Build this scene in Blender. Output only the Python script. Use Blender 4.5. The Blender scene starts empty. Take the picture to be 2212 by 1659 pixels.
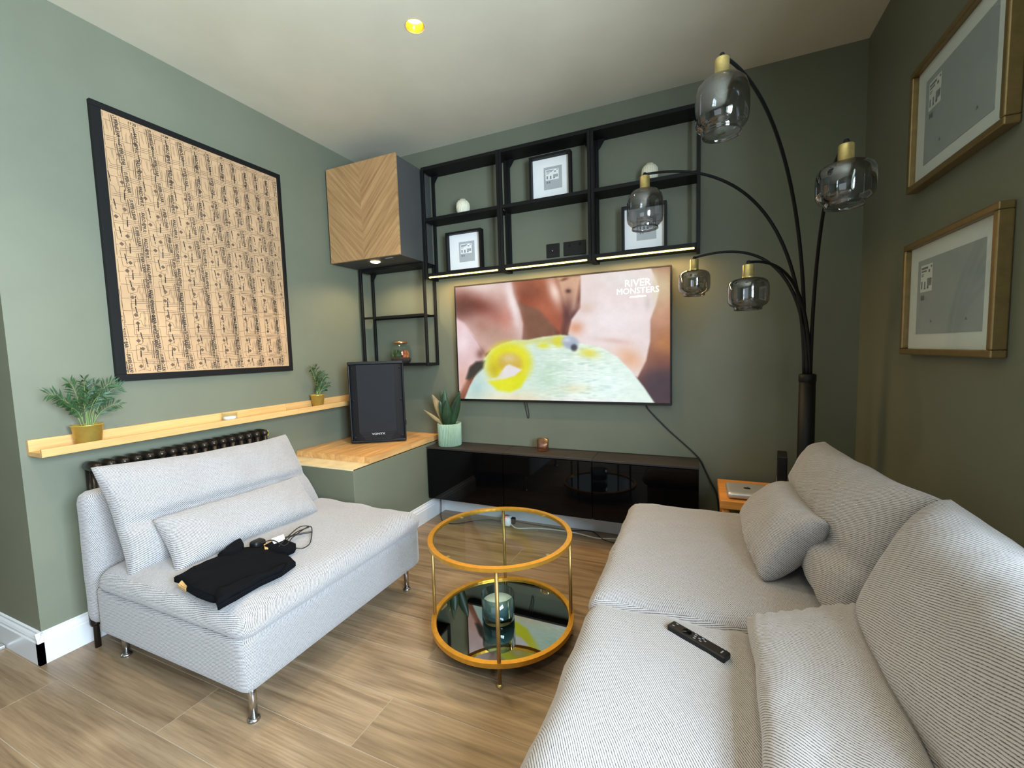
import bpy, bmesh, math, random
import numpy as np
from mathutils import Vector, Matrix, noise
random.seed(7)
SC = bpy.context.scene
COL = SC.collection
PI = math.pi
W, H = 3.20, 2.69          # back wall width, ceiling height (left wall x=0, back wall y=0)

# ------------------------------------------------------------------ camera
cam = bpy.data.cameras.new('camera')
cam.sensor_width = 36.0
cam.sensor_fit = 'HORIZONTAL'
cam.lens = 928.24 / 2212 * 36
cam.clip_start = 0.02
camo = bpy.data.objects.new('camera', cam)
COL.objects.link(camo)
_r = Vector((0.91659232, 0.39879066, -0.02871465))
_u = Vector((-0.00508815, 0.083447, 0.99649923))
_f = Vector((-0.39979074, 0.91323743, -0.07851598))
camo.matrix_world = Matrix(((_r.x, _u.x, -_f.x, 2.4442), (_r.y, _u.y, -_f.y, -2.7666), (_r.z, _u.z, -_f.z, 1.2146), (0, 0, 0, 1)))
SC.camera = camo

# ------------------------------------------------------------------ world, daylight, exposure
world = bpy.data.worlds.new('world')
SC.world = world
world.use_nodes = True
world.node_tree.nodes['Background'].inputs[0].default_value = (0.75, 0.86, 1.0, 1)
world.node_tree.nodes['Background'].inputs[1].default_value = 0.25
SC.view_settings.view_transform = 'Standard'
SC.view_settings.look = 'None'
SC.view_settings.exposure = 0.18
SC.view_settings.gamma = 1.0
SC.view_settings.use_curve_mapping = False


def area(name, loc, direction, sx, sy, power, col, spread=180):
    l = bpy.data.lights.new(name, 'AREA')
    l.shape = 'RECTANGLE'
    l.size, l.size_y = sx, sy
    l.energy = power
    l.color = col
    l.spread = math.radians(spread)
    o = bpy.data.objects.new(name, l)
    COL.objects.link(o)
    o.location = loc
    o.rotation_euler = Vector(direction).to_track_quat('-Z', 'Y').to_euler()
    return o


WY0, WY1, WZ0, WZ1 = -3.65, -2.10, 0.84, 2.16        # window opening in the right wall
area('window_daylight', (W + 0.34, (WY0 + WY1) / 2, (WZ0 + WZ1) / 2), (-1, 0, 0), 1.53, 1.28, 365, (0.65, 0.83, 1.0))
area('patio_fill_light', (1.3, -4.72, 1.1), (0, 1, 0), 1.9, 2.05, 13, (0.80, 0.90, 1.0))  # soft fill from the rear, added along with an unseen patio door


# ------------------------------------------------------------------ helpers
def lin(c):
    return tuple(((x / 255) / 12.92 if x / 255 <= 0.04045 else ((x / 255 + 0.055) / 1.055) ** 2.4) for x in c)


def rgba(c):
    return lin(c) + (1.0,)


class NT:
    def __init__(s, name):
        s.m = bpy.data.materials.new(name)
        s.m.use_nodes = True
        s.t = s.m.node_tree
        s.b = s.t.nodes['Principled BSDF']
        s.out = s.t.nodes['Material Output']

    def n(s, kind, **kw):
        x = s.t.nodes.new(kind)
        for k, v in kw.items():
            setattr(x, k, v)
        return x

    def l(s, a, b):
        s.t.links.new(a, b)

    def math(s, op, a, b=None, clamp=False):
        x = s.n('ShaderNodeMath', operation=op, use_clamp=clamp)
        for i, v in enumerate((a, b)):
            if v is None:
                continue
            if isinstance(v, (int, float)):
                x.inputs[i].default_value = v
            else:
                s.l(v, x.inputs[i])
        return x.outputs[0]

    def noise(s, vec, scale, detail=4, rough=0.55):
        x = s.n('ShaderNodeTexNoise')
        x.inputs['Scale'].default_value = scale
        x.inputs['Detail'].default_value = detail
        x.inputs['Roughness'].default_value = rough
        if vec is not None:
            s.l(vec, x.inputs['Vector'])
        return x.outputs['Fac']

    def mapping(s, vec, scale=(1, 1, 1), rot=(0, 0, 0), loc=(0, 0, 0)):
        x = s.n('ShaderNodeMapping')
        x.inputs['Scale'].default_value = scale
        x.inputs['Rotation'].default_value = rot
        x.inputs['Location'].default_value = loc
        s.l(vec, x.inputs['Vector'])
        return x.outputs[0]

    def ramp(s, fac, stops):
        x = s.n('ShaderNodeValToRGB')
        el = x.color_ramp.elements
        while len(el) < len(stops):
            el.new(0.5)
        for e, (p, c) in zip(el, stops):
            e.position = p
            e.color = rgba(c)
        s.l(fac, x.inputs[0])
        return x.outputs[0]

    def mix(s, fac, a, b, blend='MIX'):
        x = s.n('ShaderNodeMix', data_type='RGBA', blend_type=blend)
        if isinstance(fac, (int, float)):
            x.inputs[0].default_value = fac
        else:
            s.l(fac, x.inputs[0])
        for i, v in ((6, a), (7, b)):
            if isinstance(v, tuple):
                x.inputs[i].default_value = rgba(v)
            else:
                s.l(v, x.inputs[i])
        return x.outputs[2]

    def bump(s, h, strength=0.3, dist=0.002):
        x = s.n('ShaderNodeBump')
        x.inputs['Strength'].default_value = strength
        x.inputs['Distance'].default_value = dist
        s.l(h, x.inputs['Height'])
        s.l(x.outputs[0], s.b.inputs['Normal'])

    def col(s, c):
        if isinstance(c, tuple):
            s.b.inputs['Base Color'].default_value = rgba(c)
        else:
            s.l(c, s.b.inputs['Base Color'])

    def set(s, **kw):
        for k, v in kw.items():
            s.b.inputs[k.replace('_', ' ')].default_value = v
        return s.m


def coord(nt, which='Object'):
    return nt.n('ShaderNodeTexCoord').outputs[which]


def plain(name, c, rough=0.5, metal=0.0, var=0.05, scale=30, bumpv=0.0, **kw):
    nt = NT(name)
    f = nt.noise(coord(nt), scale)
    dk = tuple(x * (1 - var) for x in c)
    lt = tuple(min(255, x * (1 + var)) for x in c)
    nt.col(nt.ramp(f, [(0.3, dk), (0.7, lt)]))
    if bumpv:
        nt.bump(f, bumpv, 0.001)
    nt.set(Roughness=rough, Metallic=metal)
    for k, v in kw.items():
        nt.b.inputs[k.replace('_', ' ')].default_value = v
    return nt.m


def paint(name, c, rough=0.55, big=0.04):
    nt = NT(name)
    co = coord(nt)
    f = nt.noise(co, 1.7, 5, 0.6)
    dk = tuple(x * (1 - big) for x in c)
    lt = tuple(min(255, x * (1 + big)) for x in c)
    nt.col(nt.ramp(f, [(0.3, dk), (0.7, lt)]))
    nt.bump(nt.noise(co, 260, 3), 0.12, 0.001)
    return nt.set(Roughness=rough)


def wood(name, light, dark, axis='x', rough=0.45, sc=1.0, rnd=True, ring=1.0):
    nt = NT(name)
    co = coord(nt)
    if rnd:
        oi = nt.n('ShaderNodeObjectInfo')
        sh = nt.n('ShaderNodeCombineXYZ')
        nt.l(nt.math('MULTIPLY', oi.outputs['Random'], 37.0), sh.inputs[0])
        nt.l(nt.math('MULTIPLY', oi.outputs['Random'], 91.0), sh.inputs[1])
        nt.l(nt.math('MULTIPLY', oi.outputs['Random'], 53.0), sh.inputs[2])
        va = nt.n('ShaderNodeVectorMath', operation='ADD')
        nt.l(co, va.inputs[0])
        nt.l(sh.outputs[0], va.inputs[1])
        co = va.outputs[0]
    s = {'x': (1.1, 8, 8), 'y': (8, 1.1, 8), 'z': (8, 8, 1.1)}[axis]
    low = nt.noise(nt.mapping(co, tuple(v * sc * 0.55 for v in s)), 1.0, 2, 0.5)
    fine = nt.noise(nt.mapping(co, tuple(v * sc * (3.4 if v < 2 else 12) for v in s)), 1.0, 4, 0.65)
    rings = nt.math('SINE', nt.math('MULTIPLY', low, 46.0 * ring))
    rings = nt.math('MULTIPLY', nt.math('ADD', rings, 1.0), 0.5)
    f = nt.math('ADD', nt.math('MULTIPLY', rings, 0.20), nt.math('MULTIPLY', fine, 0.80))
    c = nt.ramp(f, [(0.28, dark), (0.68, light)])
    if rnd:
        br = nt.n('ShaderNodeHueSaturation')
        nt.l(c, br.inputs['Color'])
        v = nt.math('ADD', nt.math('MULTIPLY', oi.outputs['Random'], 0.16), 0.92)
        nt.l(v, br.inputs['Value'])
        c = br.outputs[0]
    nt.col(c)
    nt.bump(fine, 0.06, 0.001)
    return nt.set(Roughness=rough)


def fabric(name, light, dark, ang=60, period=0.0047):
    nt = NT(name)
    uv = nt.n('ShaderNodeTexCoord').outputs['UV']
    sp = nt.n('ShaderNodeSeparateXYZ')
    nt.l(uv, sp.inputs[0])
    a = math.radians(ang)
    wob = nt.noise(uv, 9.0, 2)
    d = nt.math('ADD', nt.math('MULTIPLY', sp.outputs[0], math.sin(a)), nt.math('MULTIPLY', sp.outputs[1], math.cos(a)))
    d = nt.math('ADD', d, nt.math('MULTIPLY', wob, 0.008))
    st = nt.math('SINE', nt.math('MULTIPLY', d, 2 * PI / period))
    st = nt.math('ADD', nt.math('MULTIPLY', st, 0.5), 0.5)
    hz = nt.noise(nt.mapping(uv, (220, 900, 1), (0, 0, a)), 1.0, 3, 0.7)
    hz2 = nt.noise(nt.mapping(uv, (500, 60, 1), (0, 0, 0.1)), 1.0, 2, 0.6)
    f = nt.math('ADD', nt.math('MULTIPLY', st, 0.62), nt.math('MULTIPLY', hz, 0.42))
    f = nt.math('ADD', f, nt.math('MULTIPLY', nt.math('SUBTRACT', hz2, 0.5), 0.5))
    nt.col(nt.ramp(f, [(0.16, dark), (0.55, light)]))
    nt.bump(st, 0.25, 0.0012)
    nt.b.inputs['Sheen Weight'].default_value = 0.25
    nt.b.inputs['Specular IOR Level'].default_value = 0.2
    return nt.set(Roughness=0.95)


def emit(name, c, strength):
    nt = NT(name)
    nt.b.inputs['Base Color'].default_value = rgba(c)
    nt.b.inputs['Emission Color'].default_value = rgba(c)
    nt.b.inputs['Emission Strength'].default_value = strength
    return nt.m


def thin_glass(name, tint, base_refl=0.06, rough=0.02, power=0.7):
    """thin-walled glass: tinted see-through plus a mirror-like coat"""
    nt = NT(name)
    tr = nt.n('ShaderNodeBsdfTransparent')
    tr.inputs[0].default_value = rgba(tint)
    gl = nt.n('ShaderNodeBsdfGlossy')
    gl.inputs['Roughness'].default_value = rough
    gl.inputs['Color'].default_value = (0.95, 0.95, 0.97, 1)
    lw = nt.n('ShaderNodeLayerWeight')
    lw.inputs['Blend'].default_value = 0.5
    f = nt.math('ADD', nt.math('MULTIPLY', nt.math('POWER', lw.outputs['Facing'], 4.0), power), base_refl, clamp=True)
    mx = nt.n('ShaderNodeMixShader')
    nt.l(f, mx.inputs[0])
    nt.l(tr.outputs[0], mx.inputs[1])
    nt.l(gl.outputs[0], mx.inputs[2])
    nt.l(mx.outputs[0], nt.out.inputs['Surface'])
    return nt.m


# ---- materials
M = {}
M['sage'] = paint('sage_wall_paint', (104, 106, 88))
M['ceiling'] = paint('ceiling_paint', (207, 199, 176), 0.7, 0.03)
M['white'] = paint('white_gloss_paint', (206, 206, 208), 0.3, 0.01)
M['grout'] = plain('floor_grout', (158, 142, 122), 0.8)
M['plank'] = wood('oak_effect_plank', (150, 126, 98), (108, 87, 65), 'x', 0.34, 1.0)
M['oak'] = wood('pale_oak', (206, 164, 104), (184, 142, 86), 'y', 0.45, 1.0, True, 0.5)
M['butcher'] = wood('butcher_block_oak', (216, 168, 106), (178, 128, 76), 'y', 0.42, 1.2)
M['stool'] = wood('orange_oak', (222, 152, 70), (190, 120, 48), 'x', 0.45)
M['black'] = plain('black_powder_coat', (13, 13, 13), 0.55, 0, 0.06, 200, 0.05, Specular_IOR_Level=0.25)
M['blackpl'] = plain('black_plastic', (13, 13, 14), 0.45, 0, 0.1, 300, 0.1, Specular_IOR_Level=0.35)
M['blackgl'] = plain('black_gloss_glass', (4, 4, 5), 0.04, 0, 0.02, 5, Specular_IOR_Level=0.22)
M['blackwood'] = wood('black_brown_woodgrain', (44, 37, 34), (24, 21, 20), 'x', 0.6)
M['grey'] = plain('dark_grey_laminate', (70, 69, 66), 0.6, 0, 0.03, 8)
M['gold'] = plain('gold_metal', (214, 158, 60), 0.38, 0.85, 0.04, 40)
M['brass'] = plain('brushed_brass', (206, 182, 116), 0.36, 0.8, 0.06, 60)
M['brassdark'] = plain('aged_brass', (150, 118, 66), 0.4, 0.75, 0.05, 40)
M['potgold'] = plain('brass_pot', (212, 186, 92), 0.34, 0.6, 0.06, 20)
M['chrome'] = plain('brushed_steel', (190, 188, 186), 0.22, 1.0, 0.03, 40)
M['goldframe'] = plain('champagne_frame', (132, 110, 70), 0.38, 0.6, 0.05, 40)
M['copper'] = plain('copper_lid', (206, 140, 98), 0.3, 0.9, 0.05, 20)
M['fabric'] = fabric('grey_twill_upholstery', (168, 163, 161), (52, 50, 51))
M['navy'] = plain('black_navy_cotton', (7, 8, 11), 0.95, 0, 0.12, 60, 0.2, Specular_IOR_Level=0.1)
M['mat'] = plain('white_mount_card', (232, 230, 226), 0.7, 0, 0.01, 10)
M['insert'] = plain('grey_paper_insert', (168, 170, 170), 0.7, 0, 0.02, 10)
M['print'] = plain('grey_print', (120, 122, 124), 0.8, 0, 0.02, 10)
M['kraft'] = plain('kraft_paper', (180, 144, 106), 0.85, 0, 0.05, 6)
M['ink'] = plain('black_ink', (34, 27, 22), 0.85, 0, 0.1, 60)
M['inkthin'] = plain('thin_brown_ink', (96, 72, 52), 0.85, 0, 0.1, 60)
M['cream'] = plain('cream_ceramic', (214, 208, 182), 0.5, 0, 0.03, 20)
M['mint'] = plain('mint_ceramic', (142, 164, 138), 0.55, 0, 0.03, 20)
M['soil'] = plain('dark_soil', (38, 30, 24), 0.95, 0, 0.4, 120, 0.6)
M['palm'] = plain('palm_green', (36, 68, 34), 0.5, 0, 0.25, 25)
M['palmstem'] = plain('palm_stem_green', (112, 132, 76), 0.5, 0, 0.12, 30)
M['snake'] = plain('snake_leaf_green', (30, 52, 28), 0.4, 0, 0.35, 14)
M['snakedry'] = plain('snake_leaf_tan', (122, 104, 66), 0.5, 0, 0.2, 14)
M['bronze'] = plain('dark_bronze_enamel', (46, 40, 34), 0.28, 0.6, 0.08, 30)
M['silver'] = plain('silver_aluminium', (196, 194, 192), 0.35, 0.6, 0.02, 20)
M['whitepl'] = plain('white_plastic', (226, 228, 232), 0.4, 0, 0.01, 10)
M['greypl'] = plain('grey_cable_sheath', (188, 186, 178), 0.5, 0, 0.03, 10)
M['cable'] = plain('black_cable', (20, 20, 21), 0.5, 0, 0.05, 60)
M['card'] = plain('brown_cardboard', (186, 150, 96), 0.85, 0, 0.06, 50)
M['bareply'] = plain('bare_cream_board', (206, 186, 144), 0.8, 0, 0.06, 12)
M['logo'] = plain('silver_lettering', (205, 207, 210), 0.4, 0.2, 0.01, 10)
M['wax'] = plain('grey_green_wax', (170, 186, 172), 0.5, 0, 0.02, 10)
M['clear'] = thin_glass('clear_glass', (248, 251, 250), 0.02, 0.02, 0.5)
M['tableglass'] = thin_glass('table_glass', (228, 236, 230), 0.012, 0.02, 0.22)
M['bluegl'] = thin_glass('pale_blue_glass', (196, 216, 222), 0.06)
M['amber'] = thin_glass('amber_glass', (240, 220, 204), 0.06)
M['smoke'] = thin_glass('smoked_lamp_glass', (176, 177, 178), 0.12, 0.015, 0.75)
M['mirror'] = plain('dark_mirror', (150, 156, 152), 0.02, 1.0, 0.01, 4)
M['led'] = emit('warm_led', (255, 230, 120), 3.6)
M['bulb'] = emit('downlight_lens', (255, 246, 224), 30.0)
M['puck'] = emit('puck_lens', (255, 226, 160), 25.0)
M['redled'] = emit('red_indicator', (255, 40, 30), 4.0)
M['yellow'] = plain('yellow_tag', (214, 190, 60), 0.6)
M['moss'] = plain('terrarium_moss', (56, 72, 36), 0.9, 0, 0.4, 60, 0.5)
M['coral'] = plain('orange_moss', (158, 88, 54), 0.9, 0, 0.3, 60, 0.5)

M['reflector'] = plain('yellow_gold_reflector', (236, 196, 40), 0.3, 0.5, 0.02, 20)

# chevron oak door: two mirrored diagonal veneers
nt = NT('chevron_oak_veneer')
sp = nt.n('ShaderNodeSeparateXYZ')
nt.l(coord(nt), sp.inputs[0])
ax = nt.math('ABSOLUTE', nt.math('ADD', sp.outputs[0], 0.0))
dd = nt.math('SUBTRACT', sp.outputs[2], nt.math('MULTIPLY', ax, 1.05))
ss = nt.math('ADD', sp.outputs[2], ax)
cx = nt.n('ShaderNodeCombineXYZ')
nt.l(nt.math('MULTIPLY', dd, 36.0), cx.inputs[0])
nt.l(nt.math('MULTIPLY', ss, 1.6), cx.inputs[1])
side = nt.math('MULTIPLY', nt.math('GREATER_THAN', sp.outputs[0], 0.0), 7.3)
nt.l(side, cx.inputs[2])
g1 = nt.noise(cx.outputs[0], 1.0, 5, 0.62)
g2 = nt.noise(nt.mapping(cx.outputs[0], (6, 3, 1)), 1.0, 3, 0.6)
gg = nt.math('ADD', nt.math('MULTIPLY', g1, 0.75), nt.math('MULTIPLY', g2, 0.25))
nt.col(nt.ramp(gg, [(0.32, (138, 98, 60)), (0.66, (188, 148, 100))]))
M['chevron'] = nt.set(Roughness=0.5)

# tv picture: per-vertex colours, emitted
nt = NT('tv_picture')
at = nt.n('ShaderNodeAttribute', attribute_name='Col')
nt.b.inputs['Base Color'].default_value = (0.01, 0.01, 0.01, 1)
nt.l(at.outputs['Color'], nt.b.inputs['Emission Color'])
M['screen'] = nt.set(Roughness=0.15, Emission_Strength=0.88)


# ---- geometry
def bm_new():
    return bmesh.new()


def add_box(bm, x0, x1, y0, y1, z0, z1, bev=0.0, seg=2):
    r = bmesh.ops.create_cube(bm, size=1.0)
    vs = r['verts']
    for v in vs:
        v.co = Vector((x0 + (v.co.x + .5) * (x1 - x0), y0 + (v.co.y + .5) * (y1 - y0), z0 + (v.co.z + .5) * (z1 - z0)))
    if bev:
        es = list({e for v in vs for e in v.link_edges})
        bmesh.ops.bevel(bm, geom=es, offset=bev, segments=seg, affect='EDGES', profile=0.5)
    return bm


def box(x0, x1, y0, y1, z0, z1, bev=0.0, seg=2):
    return add_box(bm_new(), x0, x1, y0, y1, z0, z1, bev, seg)


def add_tube(bm, pts, r, seg=10, caps=True):
    pts = [Vector(p) for p in pts]
    n = len(pts)
    rs = r if isinstance(r, (list, tuple)) else [r] * n
    rings = []
    up = None
    for i, p in enumerate(pts):
        t = (pts[min(i + 1, n - 1)] - pts[max(i - 1, 0)]).normalized()
        if up is None:
            up = Vector((0, 0, 1)) if abs(t.z) < 0.9 else Vector((1, 0, 0))
        a = (up - t * up.dot(t)).normalized()
        b = t.cross(a)
        up = a
        rings.append([bm.verts.new(p + (a * math.cos(2 * PI * k / seg) + b * math.sin(2 * PI * k / seg)) * rs[i]) for k in range(seg)])
    for i in range(n - 1):
        for k in range(seg):
            bm.faces.new((rings[i][k], rings[i][(k + 1) % seg], rings[i + 1][(k + 1) % seg], rings[i + 1][k]))
    if caps:
        bm.faces.new(rings[0][::-1])
        bm.faces.new(rings[-1])
    return bm


def tube(pts, r, seg=10):
    return add_tube(bm_new(), pts, r, seg)


def add_lathe(bm, prof, c=(0, 0, 0), seg=32, flute=0, depth=0.0, close=False):
    c = Vector(c)
    rings = []
    for (r, z) in prof:
        ring = []
        for k in range(seg):
            a = 2 * PI * k / seg
            rr = r
            if flute and r > 0.004:
                rr = r - depth * (0.5 + 0.5 * math.cos(a * flute))
            ring.append(bm.verts.new(c + Vector((rr * math.cos(a), rr * math.sin(a), z))))
        rings.append(ring)
    for i in range(len(rings) - 1):
        for k in range(seg):
            bm.faces.new((rings[i][k], rings[i][(k + 1) % seg], rings[i + 1][(k + 1) % seg], rings[i + 1][k]))
    if close:
        bm.faces.new(rings[0][::-1])
        bm.faces.new(rings[-1])
    return bm


def lathe(prof, c=(0, 0, 0), seg=32, flute=0, depth=0.0, close=False):
    return add_lathe(bm_new(), prof, c, seg, flute, depth, close)


def torus_band(c, r, w, h, seg=72):
    return lathe([(r - w, -h), (r, -h), (r, 0), (r - w, 0), (r - w, -h)], c, seg)


def prism(poly, z0, z1, bev=0.0):
    bm = bm_new()
    vs = [bm.verts.new((p[0], p[1], z0)) for p in poly]
    f = bm.faces.new(vs)
    bm.normal_update()
    if f.normal.z > 0:
        f.normal_flip()
    r = bmesh.ops.extrude_face_region(bm, geom=[f])
    for v in [g for g in r['geom'] if isinstance(g, bmesh.types.BMVert)]:
        v.co.z = z1
    if bev:
        es = [e for e in bm.edges if abs(e.verts[0].co.z - e.verts[1].co.z) < 1e-6]
        bmesh.ops.bevel(bm, geom=es, offset=bev, segments=2, affect='EDGES')
    return bm


def softbox(x0, x1, y0, y1, z0, z1, r, cuts=14, puff=(0, 0, 0), wr=0.0, wscale=6.0, seed=0.0, fn=None, wlow=None):
    bm = bm_new()
    bmesh.ops.create_cube(bm, size=2.0)
    bmesh.ops.subdivide_edges(bm, edges=bm.edges[:], cuts=cuts, use_grid_fill=True)
    h = Vector(((x1 - x0) / 2, (y1 - y0) / 2, (z1 - z0) / 2))
    c = Vector(((x1 + x0) / 2, (y1 + y0) / 2, (z1 + z0) / 2))
    r = min(r, min(h) * 0.999)
    for v in bm.verts:
        n = v.co.copy()
        # denser samples towards the edges
        q = Vector([math.copysign(1 - (1 - abs(a)) ** 1.35, a) for a in n])
        p = Vector((q.x * h.x, q.y * h.y, q.z * h.z))
        inn = Vector([max(-h[i] + r, min(h[i] - r, p[i])) for i in range(3)])
        d = p - inn
        if d.length > 1e-9:
            p = inn + d.normalized() * r
            nn = d.normalized()
        else:
            nn = Vector((0, 0, 1))
        bul = [(1 - q[(i + 1) % 3] ** 2) * (1 - q[(i + 2) % 3] ** 2) for i in range(3)]
        for i in range(3):
            p[i] += puff[i] * bul[i] * q[i]
        if wr:
            k_ = wr if wlow is None else wr * max(0.0, min(1.0, (p.z + c.z - wlow) / 0.04))
            p += nn * k_ * noise.fractal(Vector((p.x + seed, p.y - seed, p.z)) * wscale, 0.9, 2.1, 4)
        p += c
        if fn:
            p = fn(p)
        v.co = p
    return bm


def pillow(c00, c10, c11, c01, T, n=26, m=26, pinch=0.03, wr=0.004, seed=0.0, crease=None, up=None, pw=2.6, weave=-20):
    """soft cushion spanned by four corner points (u along c00->c10, v along c00->c01)"""
    c00, c10, c11, c01 = map(Vector, (c00, c10, c11, c01))
    nrm = ((c10 - c00).cross(c01 - c00)).normalized()
    if up is not None and nrm.dot(Vector(up)) < 0:
        nrm = -nrm
    bm = bm_new()
    lay = bm.loops.layers.uv.new('UVMap')
    lu = ((c10 - c00).length + (c11 - c01).length) / 2
    lv = ((c01 - c00).length + (c11 - c10).length) / 2
    wr_ = math.radians(-60 - weave)
    wc, ws = math.cos(wr_), math.sin(wr_)
    grids = []
    for side in (1, -1):
        g = []
        for i in range(n + 1):
            row = []
            for j in range(m + 1):
                u = 0.5 - 0.5 * math.cos(PI * i / n)
                v = 0.5 - 0.5 * math.cos(PI * j / m)
                u = 0.5 * u + 0.5 * i / n
                v = 0.5 * v + 0.5 * j / m
                p = (c00 * (1 - u) + c10 * u) * (1 - v) + (c01 * (1 - u) + c11 * u) * v
                eu = (c10 - c00).normalized()
                ev = (c01 - c00).normalized()
                p += ev * pinch * math.sin(PI * u) * (1 - 2 * v) * (abs(1 - 2 * v)) ** 2
                p += eu * pinch * math.sin(PI * v) * (1 - 2 * u) * (abs(1 - 2 * u)) ** 2
                p += ev * 0.007 * noise.noise(Vector((u * lu * 6 + seed, 1.7, v * 2))) + eu * 0.006 * noise.noise(Vector((v * lv * 6 + seed, 5.1, u * 2))) + nrm * 0.008 * noise.noise(Vector((u * lu * 3.5, v * lv * 3.5, seed)))
                a = max(0.0, 1 - abs(2 * u - 1) ** pw)
                b = max(0.0, 1 - abs(2 * v - 1) ** pw)
                t = (a * b) ** 0.42 * T / 2
                if crease and side > 0:
                    cv, cd, cw = crease
                    t -= cd * math.exp(-((v - cv) / cw) ** 2) * (a * b) ** 0.5
                w = (a * b) ** 0.25 * wr * noise.fractal(Vector((u * lu * 7 + seed, v * lv * 7, seed * 3 + side)), 0.9, 2.1, 4)
                w += (a * b) ** 0.2 * wr * 0.8 * math.sin((u * 9 + seed) * 2 * PI) * math.exp(-min(v, 1 - v) * 9)
                row.append((p + nrm * side * (t + w), (u * lu * wc - v * lv * ws, u * lu * ws + v * lv * wc)))
            g.append(row)
        grids.append(g)
    vmap = {}
    for si, g in enumerate(grids):
        for i in range(n + 1):
            for j in range(m + 1):
                border = i in (0, n) or j in (0, m)
                if si == 1 and border:
                    vmap[(1, i, j)] = vmap[(0, i, j)]
                else:
                    vmap[(si, i, j)] = bm.verts.new(g[i][j][0])
        for i in range(n):
            for j in range(m):
                q = [(i, j), (i + 1, j), (i + 1, j + 1), (i, j + 1)]
                if si == 1:
                    q = q[::-1]
                f = bm.faces.new([vmap[(si,) + a] for a in q])
                for l, a in zip(f.loops, q):
                    l[lay].uv = g[a[0]][a[1]][1]
    bmesh.ops.recalc_face_normals(bm, faces=bm.faces[:])
    return bm


def box_uv(bm):
    lay = bm.loops.layers.uv.get('UVMap') or bm.loops.layers.uv.new('UVMap')
    bm.normal_update()
    for f in bm.faces:
        a = max(range(3), key=lambda i: abs(f.normal[i]))
        for l in f.loops:
            q = l.vert.co
            if a == 0:
                l[lay].uv = (-q.y, q.z)
            elif a == 1:
                l[lay].uv = (q.x * 0.3746 + q.z * 0.9272, -q.x * 0.9272 + q.z * 0.3746)
            else:
                l[lay].uv = (q.x, q.y)


def finish(name, bm, mat, smooth=False, uv=False, recalc=True):
    if recalc:
        bmesh.ops.recalc_face_normals(bm, faces=bm.faces[:])
    if uv:
        box_uv(bm)
    me = bpy.data.meshes.new(name)
    bm.to_mesh(me)
    bm.free()
    if smooth:
        me.polygons.foreach_set('use_smooth', [True] * len(me.polygons))
    for mm in (mat if isinstance(mat, list) else [mat]):
        me.materials.append(M[mm] if isinstance(mm, str) else mm)
    return me


def link(name, me, parent=None):
    o = bpy.data.objects.new(name, me)
    COL.objects.link(o)
    if parent is not None:
        o.parent = parent
    return o


ROOT = {}


def thing(name, label, cat, loc=(0, 0, 0), rz=0.0, group=None):
    o = bpy.data.objects.new(name, None)
    COL.objects.link(o)
    o.empty_display_size = 0.05
    o.location = loc
    o.rotation_euler = (0, 0, rz)
    o['label'] = label
    o['category'] = cat
    if group:
        o['group'] = group
    ROOT[o.name] = Matrix.Translation(Vector(loc)) @ Matrix.Rotation(rz, 4, 'Z')
    return o


def part(name, bm, mat, parent, smooth=False, uv=False, world=True, label=None, recalc=True):
    me = finish(name, bm, mat, smooth, uv, recalc)
    root = parent
    while root.parent is not None:
        root = root.parent
    if world and root.name in ROOT:
        me.transform(ROOT[root.name].inverted())
    o = link(name, me, parent)
    if label:
        o['label'] = label
    return o


def solo(name, bm, mat, label, cat, smooth=False, uv=False, group=None, recalc=True):
    o = link(name, finish(name, bm, mat, smooth, uv, recalc))
    o['label'] = label
    o['category'] = cat
    if group:
        o['group'] = group
    return o


def struct(name, bm, mat, label, cat='structure', parent=None, smooth=False):
    o = link(name, finish(name, bm, mat, smooth), parent)
    if parent is None:
        o['kind'] = 'structure'
        o['label'] = label
        o['category'] = cat
    return o


def text_mesh(s, size, extrude=0.0, res=1, align='CENTER', shear=0.0, bold=0.0):
    cu = bpy.data.curves.new('lettering', 'FONT')
    cu.body = s
    cu.size = size
    cu.align_x = align
    cu.align_y = 'CENTER'
    cu.resolution_u = res
    cu.extrude = extrude
    cu.shear = shear
    cu.offset = bold
    o = bpy.data.objects.new('lettering', cu)
    COL.objects.link(o)
    bpy.context.view_layer.update()
    me = bpy.data.meshes.new_from_object(o.evaluated_get(bpy.context.evaluated_depsgraph_get()))
    bpy.data.objects.remove(o)
    return me


def mesh_arrays(me):
    return [v.co.copy() for v in me.vertices], [tuple(p.vertices) for p in me.polygons]


def add_pydata(bm, vs, fs, mat=None, mi=0):
    bv = [bm.verts.new(mat @ v if mat is not None else v) for v in vs]
    for f in fs:
        try:
            nf = bm.faces.new([bv[i] for i in f])
            nf.material_index = mi
        except ValueError:
            pass


def bez(p0, p1, p2, p3, n=24):
    p0, p1, p2, p3 = map(Vector, (p0, p1, p2, p3))
    return [p0 * (1 - t) ** 3 + p1 * 3 * t * (1 - t) ** 2 + p2 * 3 * t * t * (1 - t) + p3 * t ** 3 for t in [i / n for i in range(n + 1)]]


def smooth_path(pts, n=8):
    pts = [Vector(p) for p in pts]
    out = []
    for i in range(len(pts) - 1):
        a, b, c, d = pts[max(i - 1, 0)], pts[i], pts[i + 1], pts[min(i + 2, len(pts) - 1)]
        for k in range(n):
            t = k / n
            out.append(0.5 * ((2 * b) + (c - a) * t + (2 * a - 5 * b + 4 * c - d) * t * t + (3 * b - a - 3 * c + d) * t ** 3))
    out.append(pts[-1])
    return out


# ------------------------------------------------------------------ room shell
REAR = -4.7
XL = -1.5
YC = -2.02                     # end of the left wall (outer corner)

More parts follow.
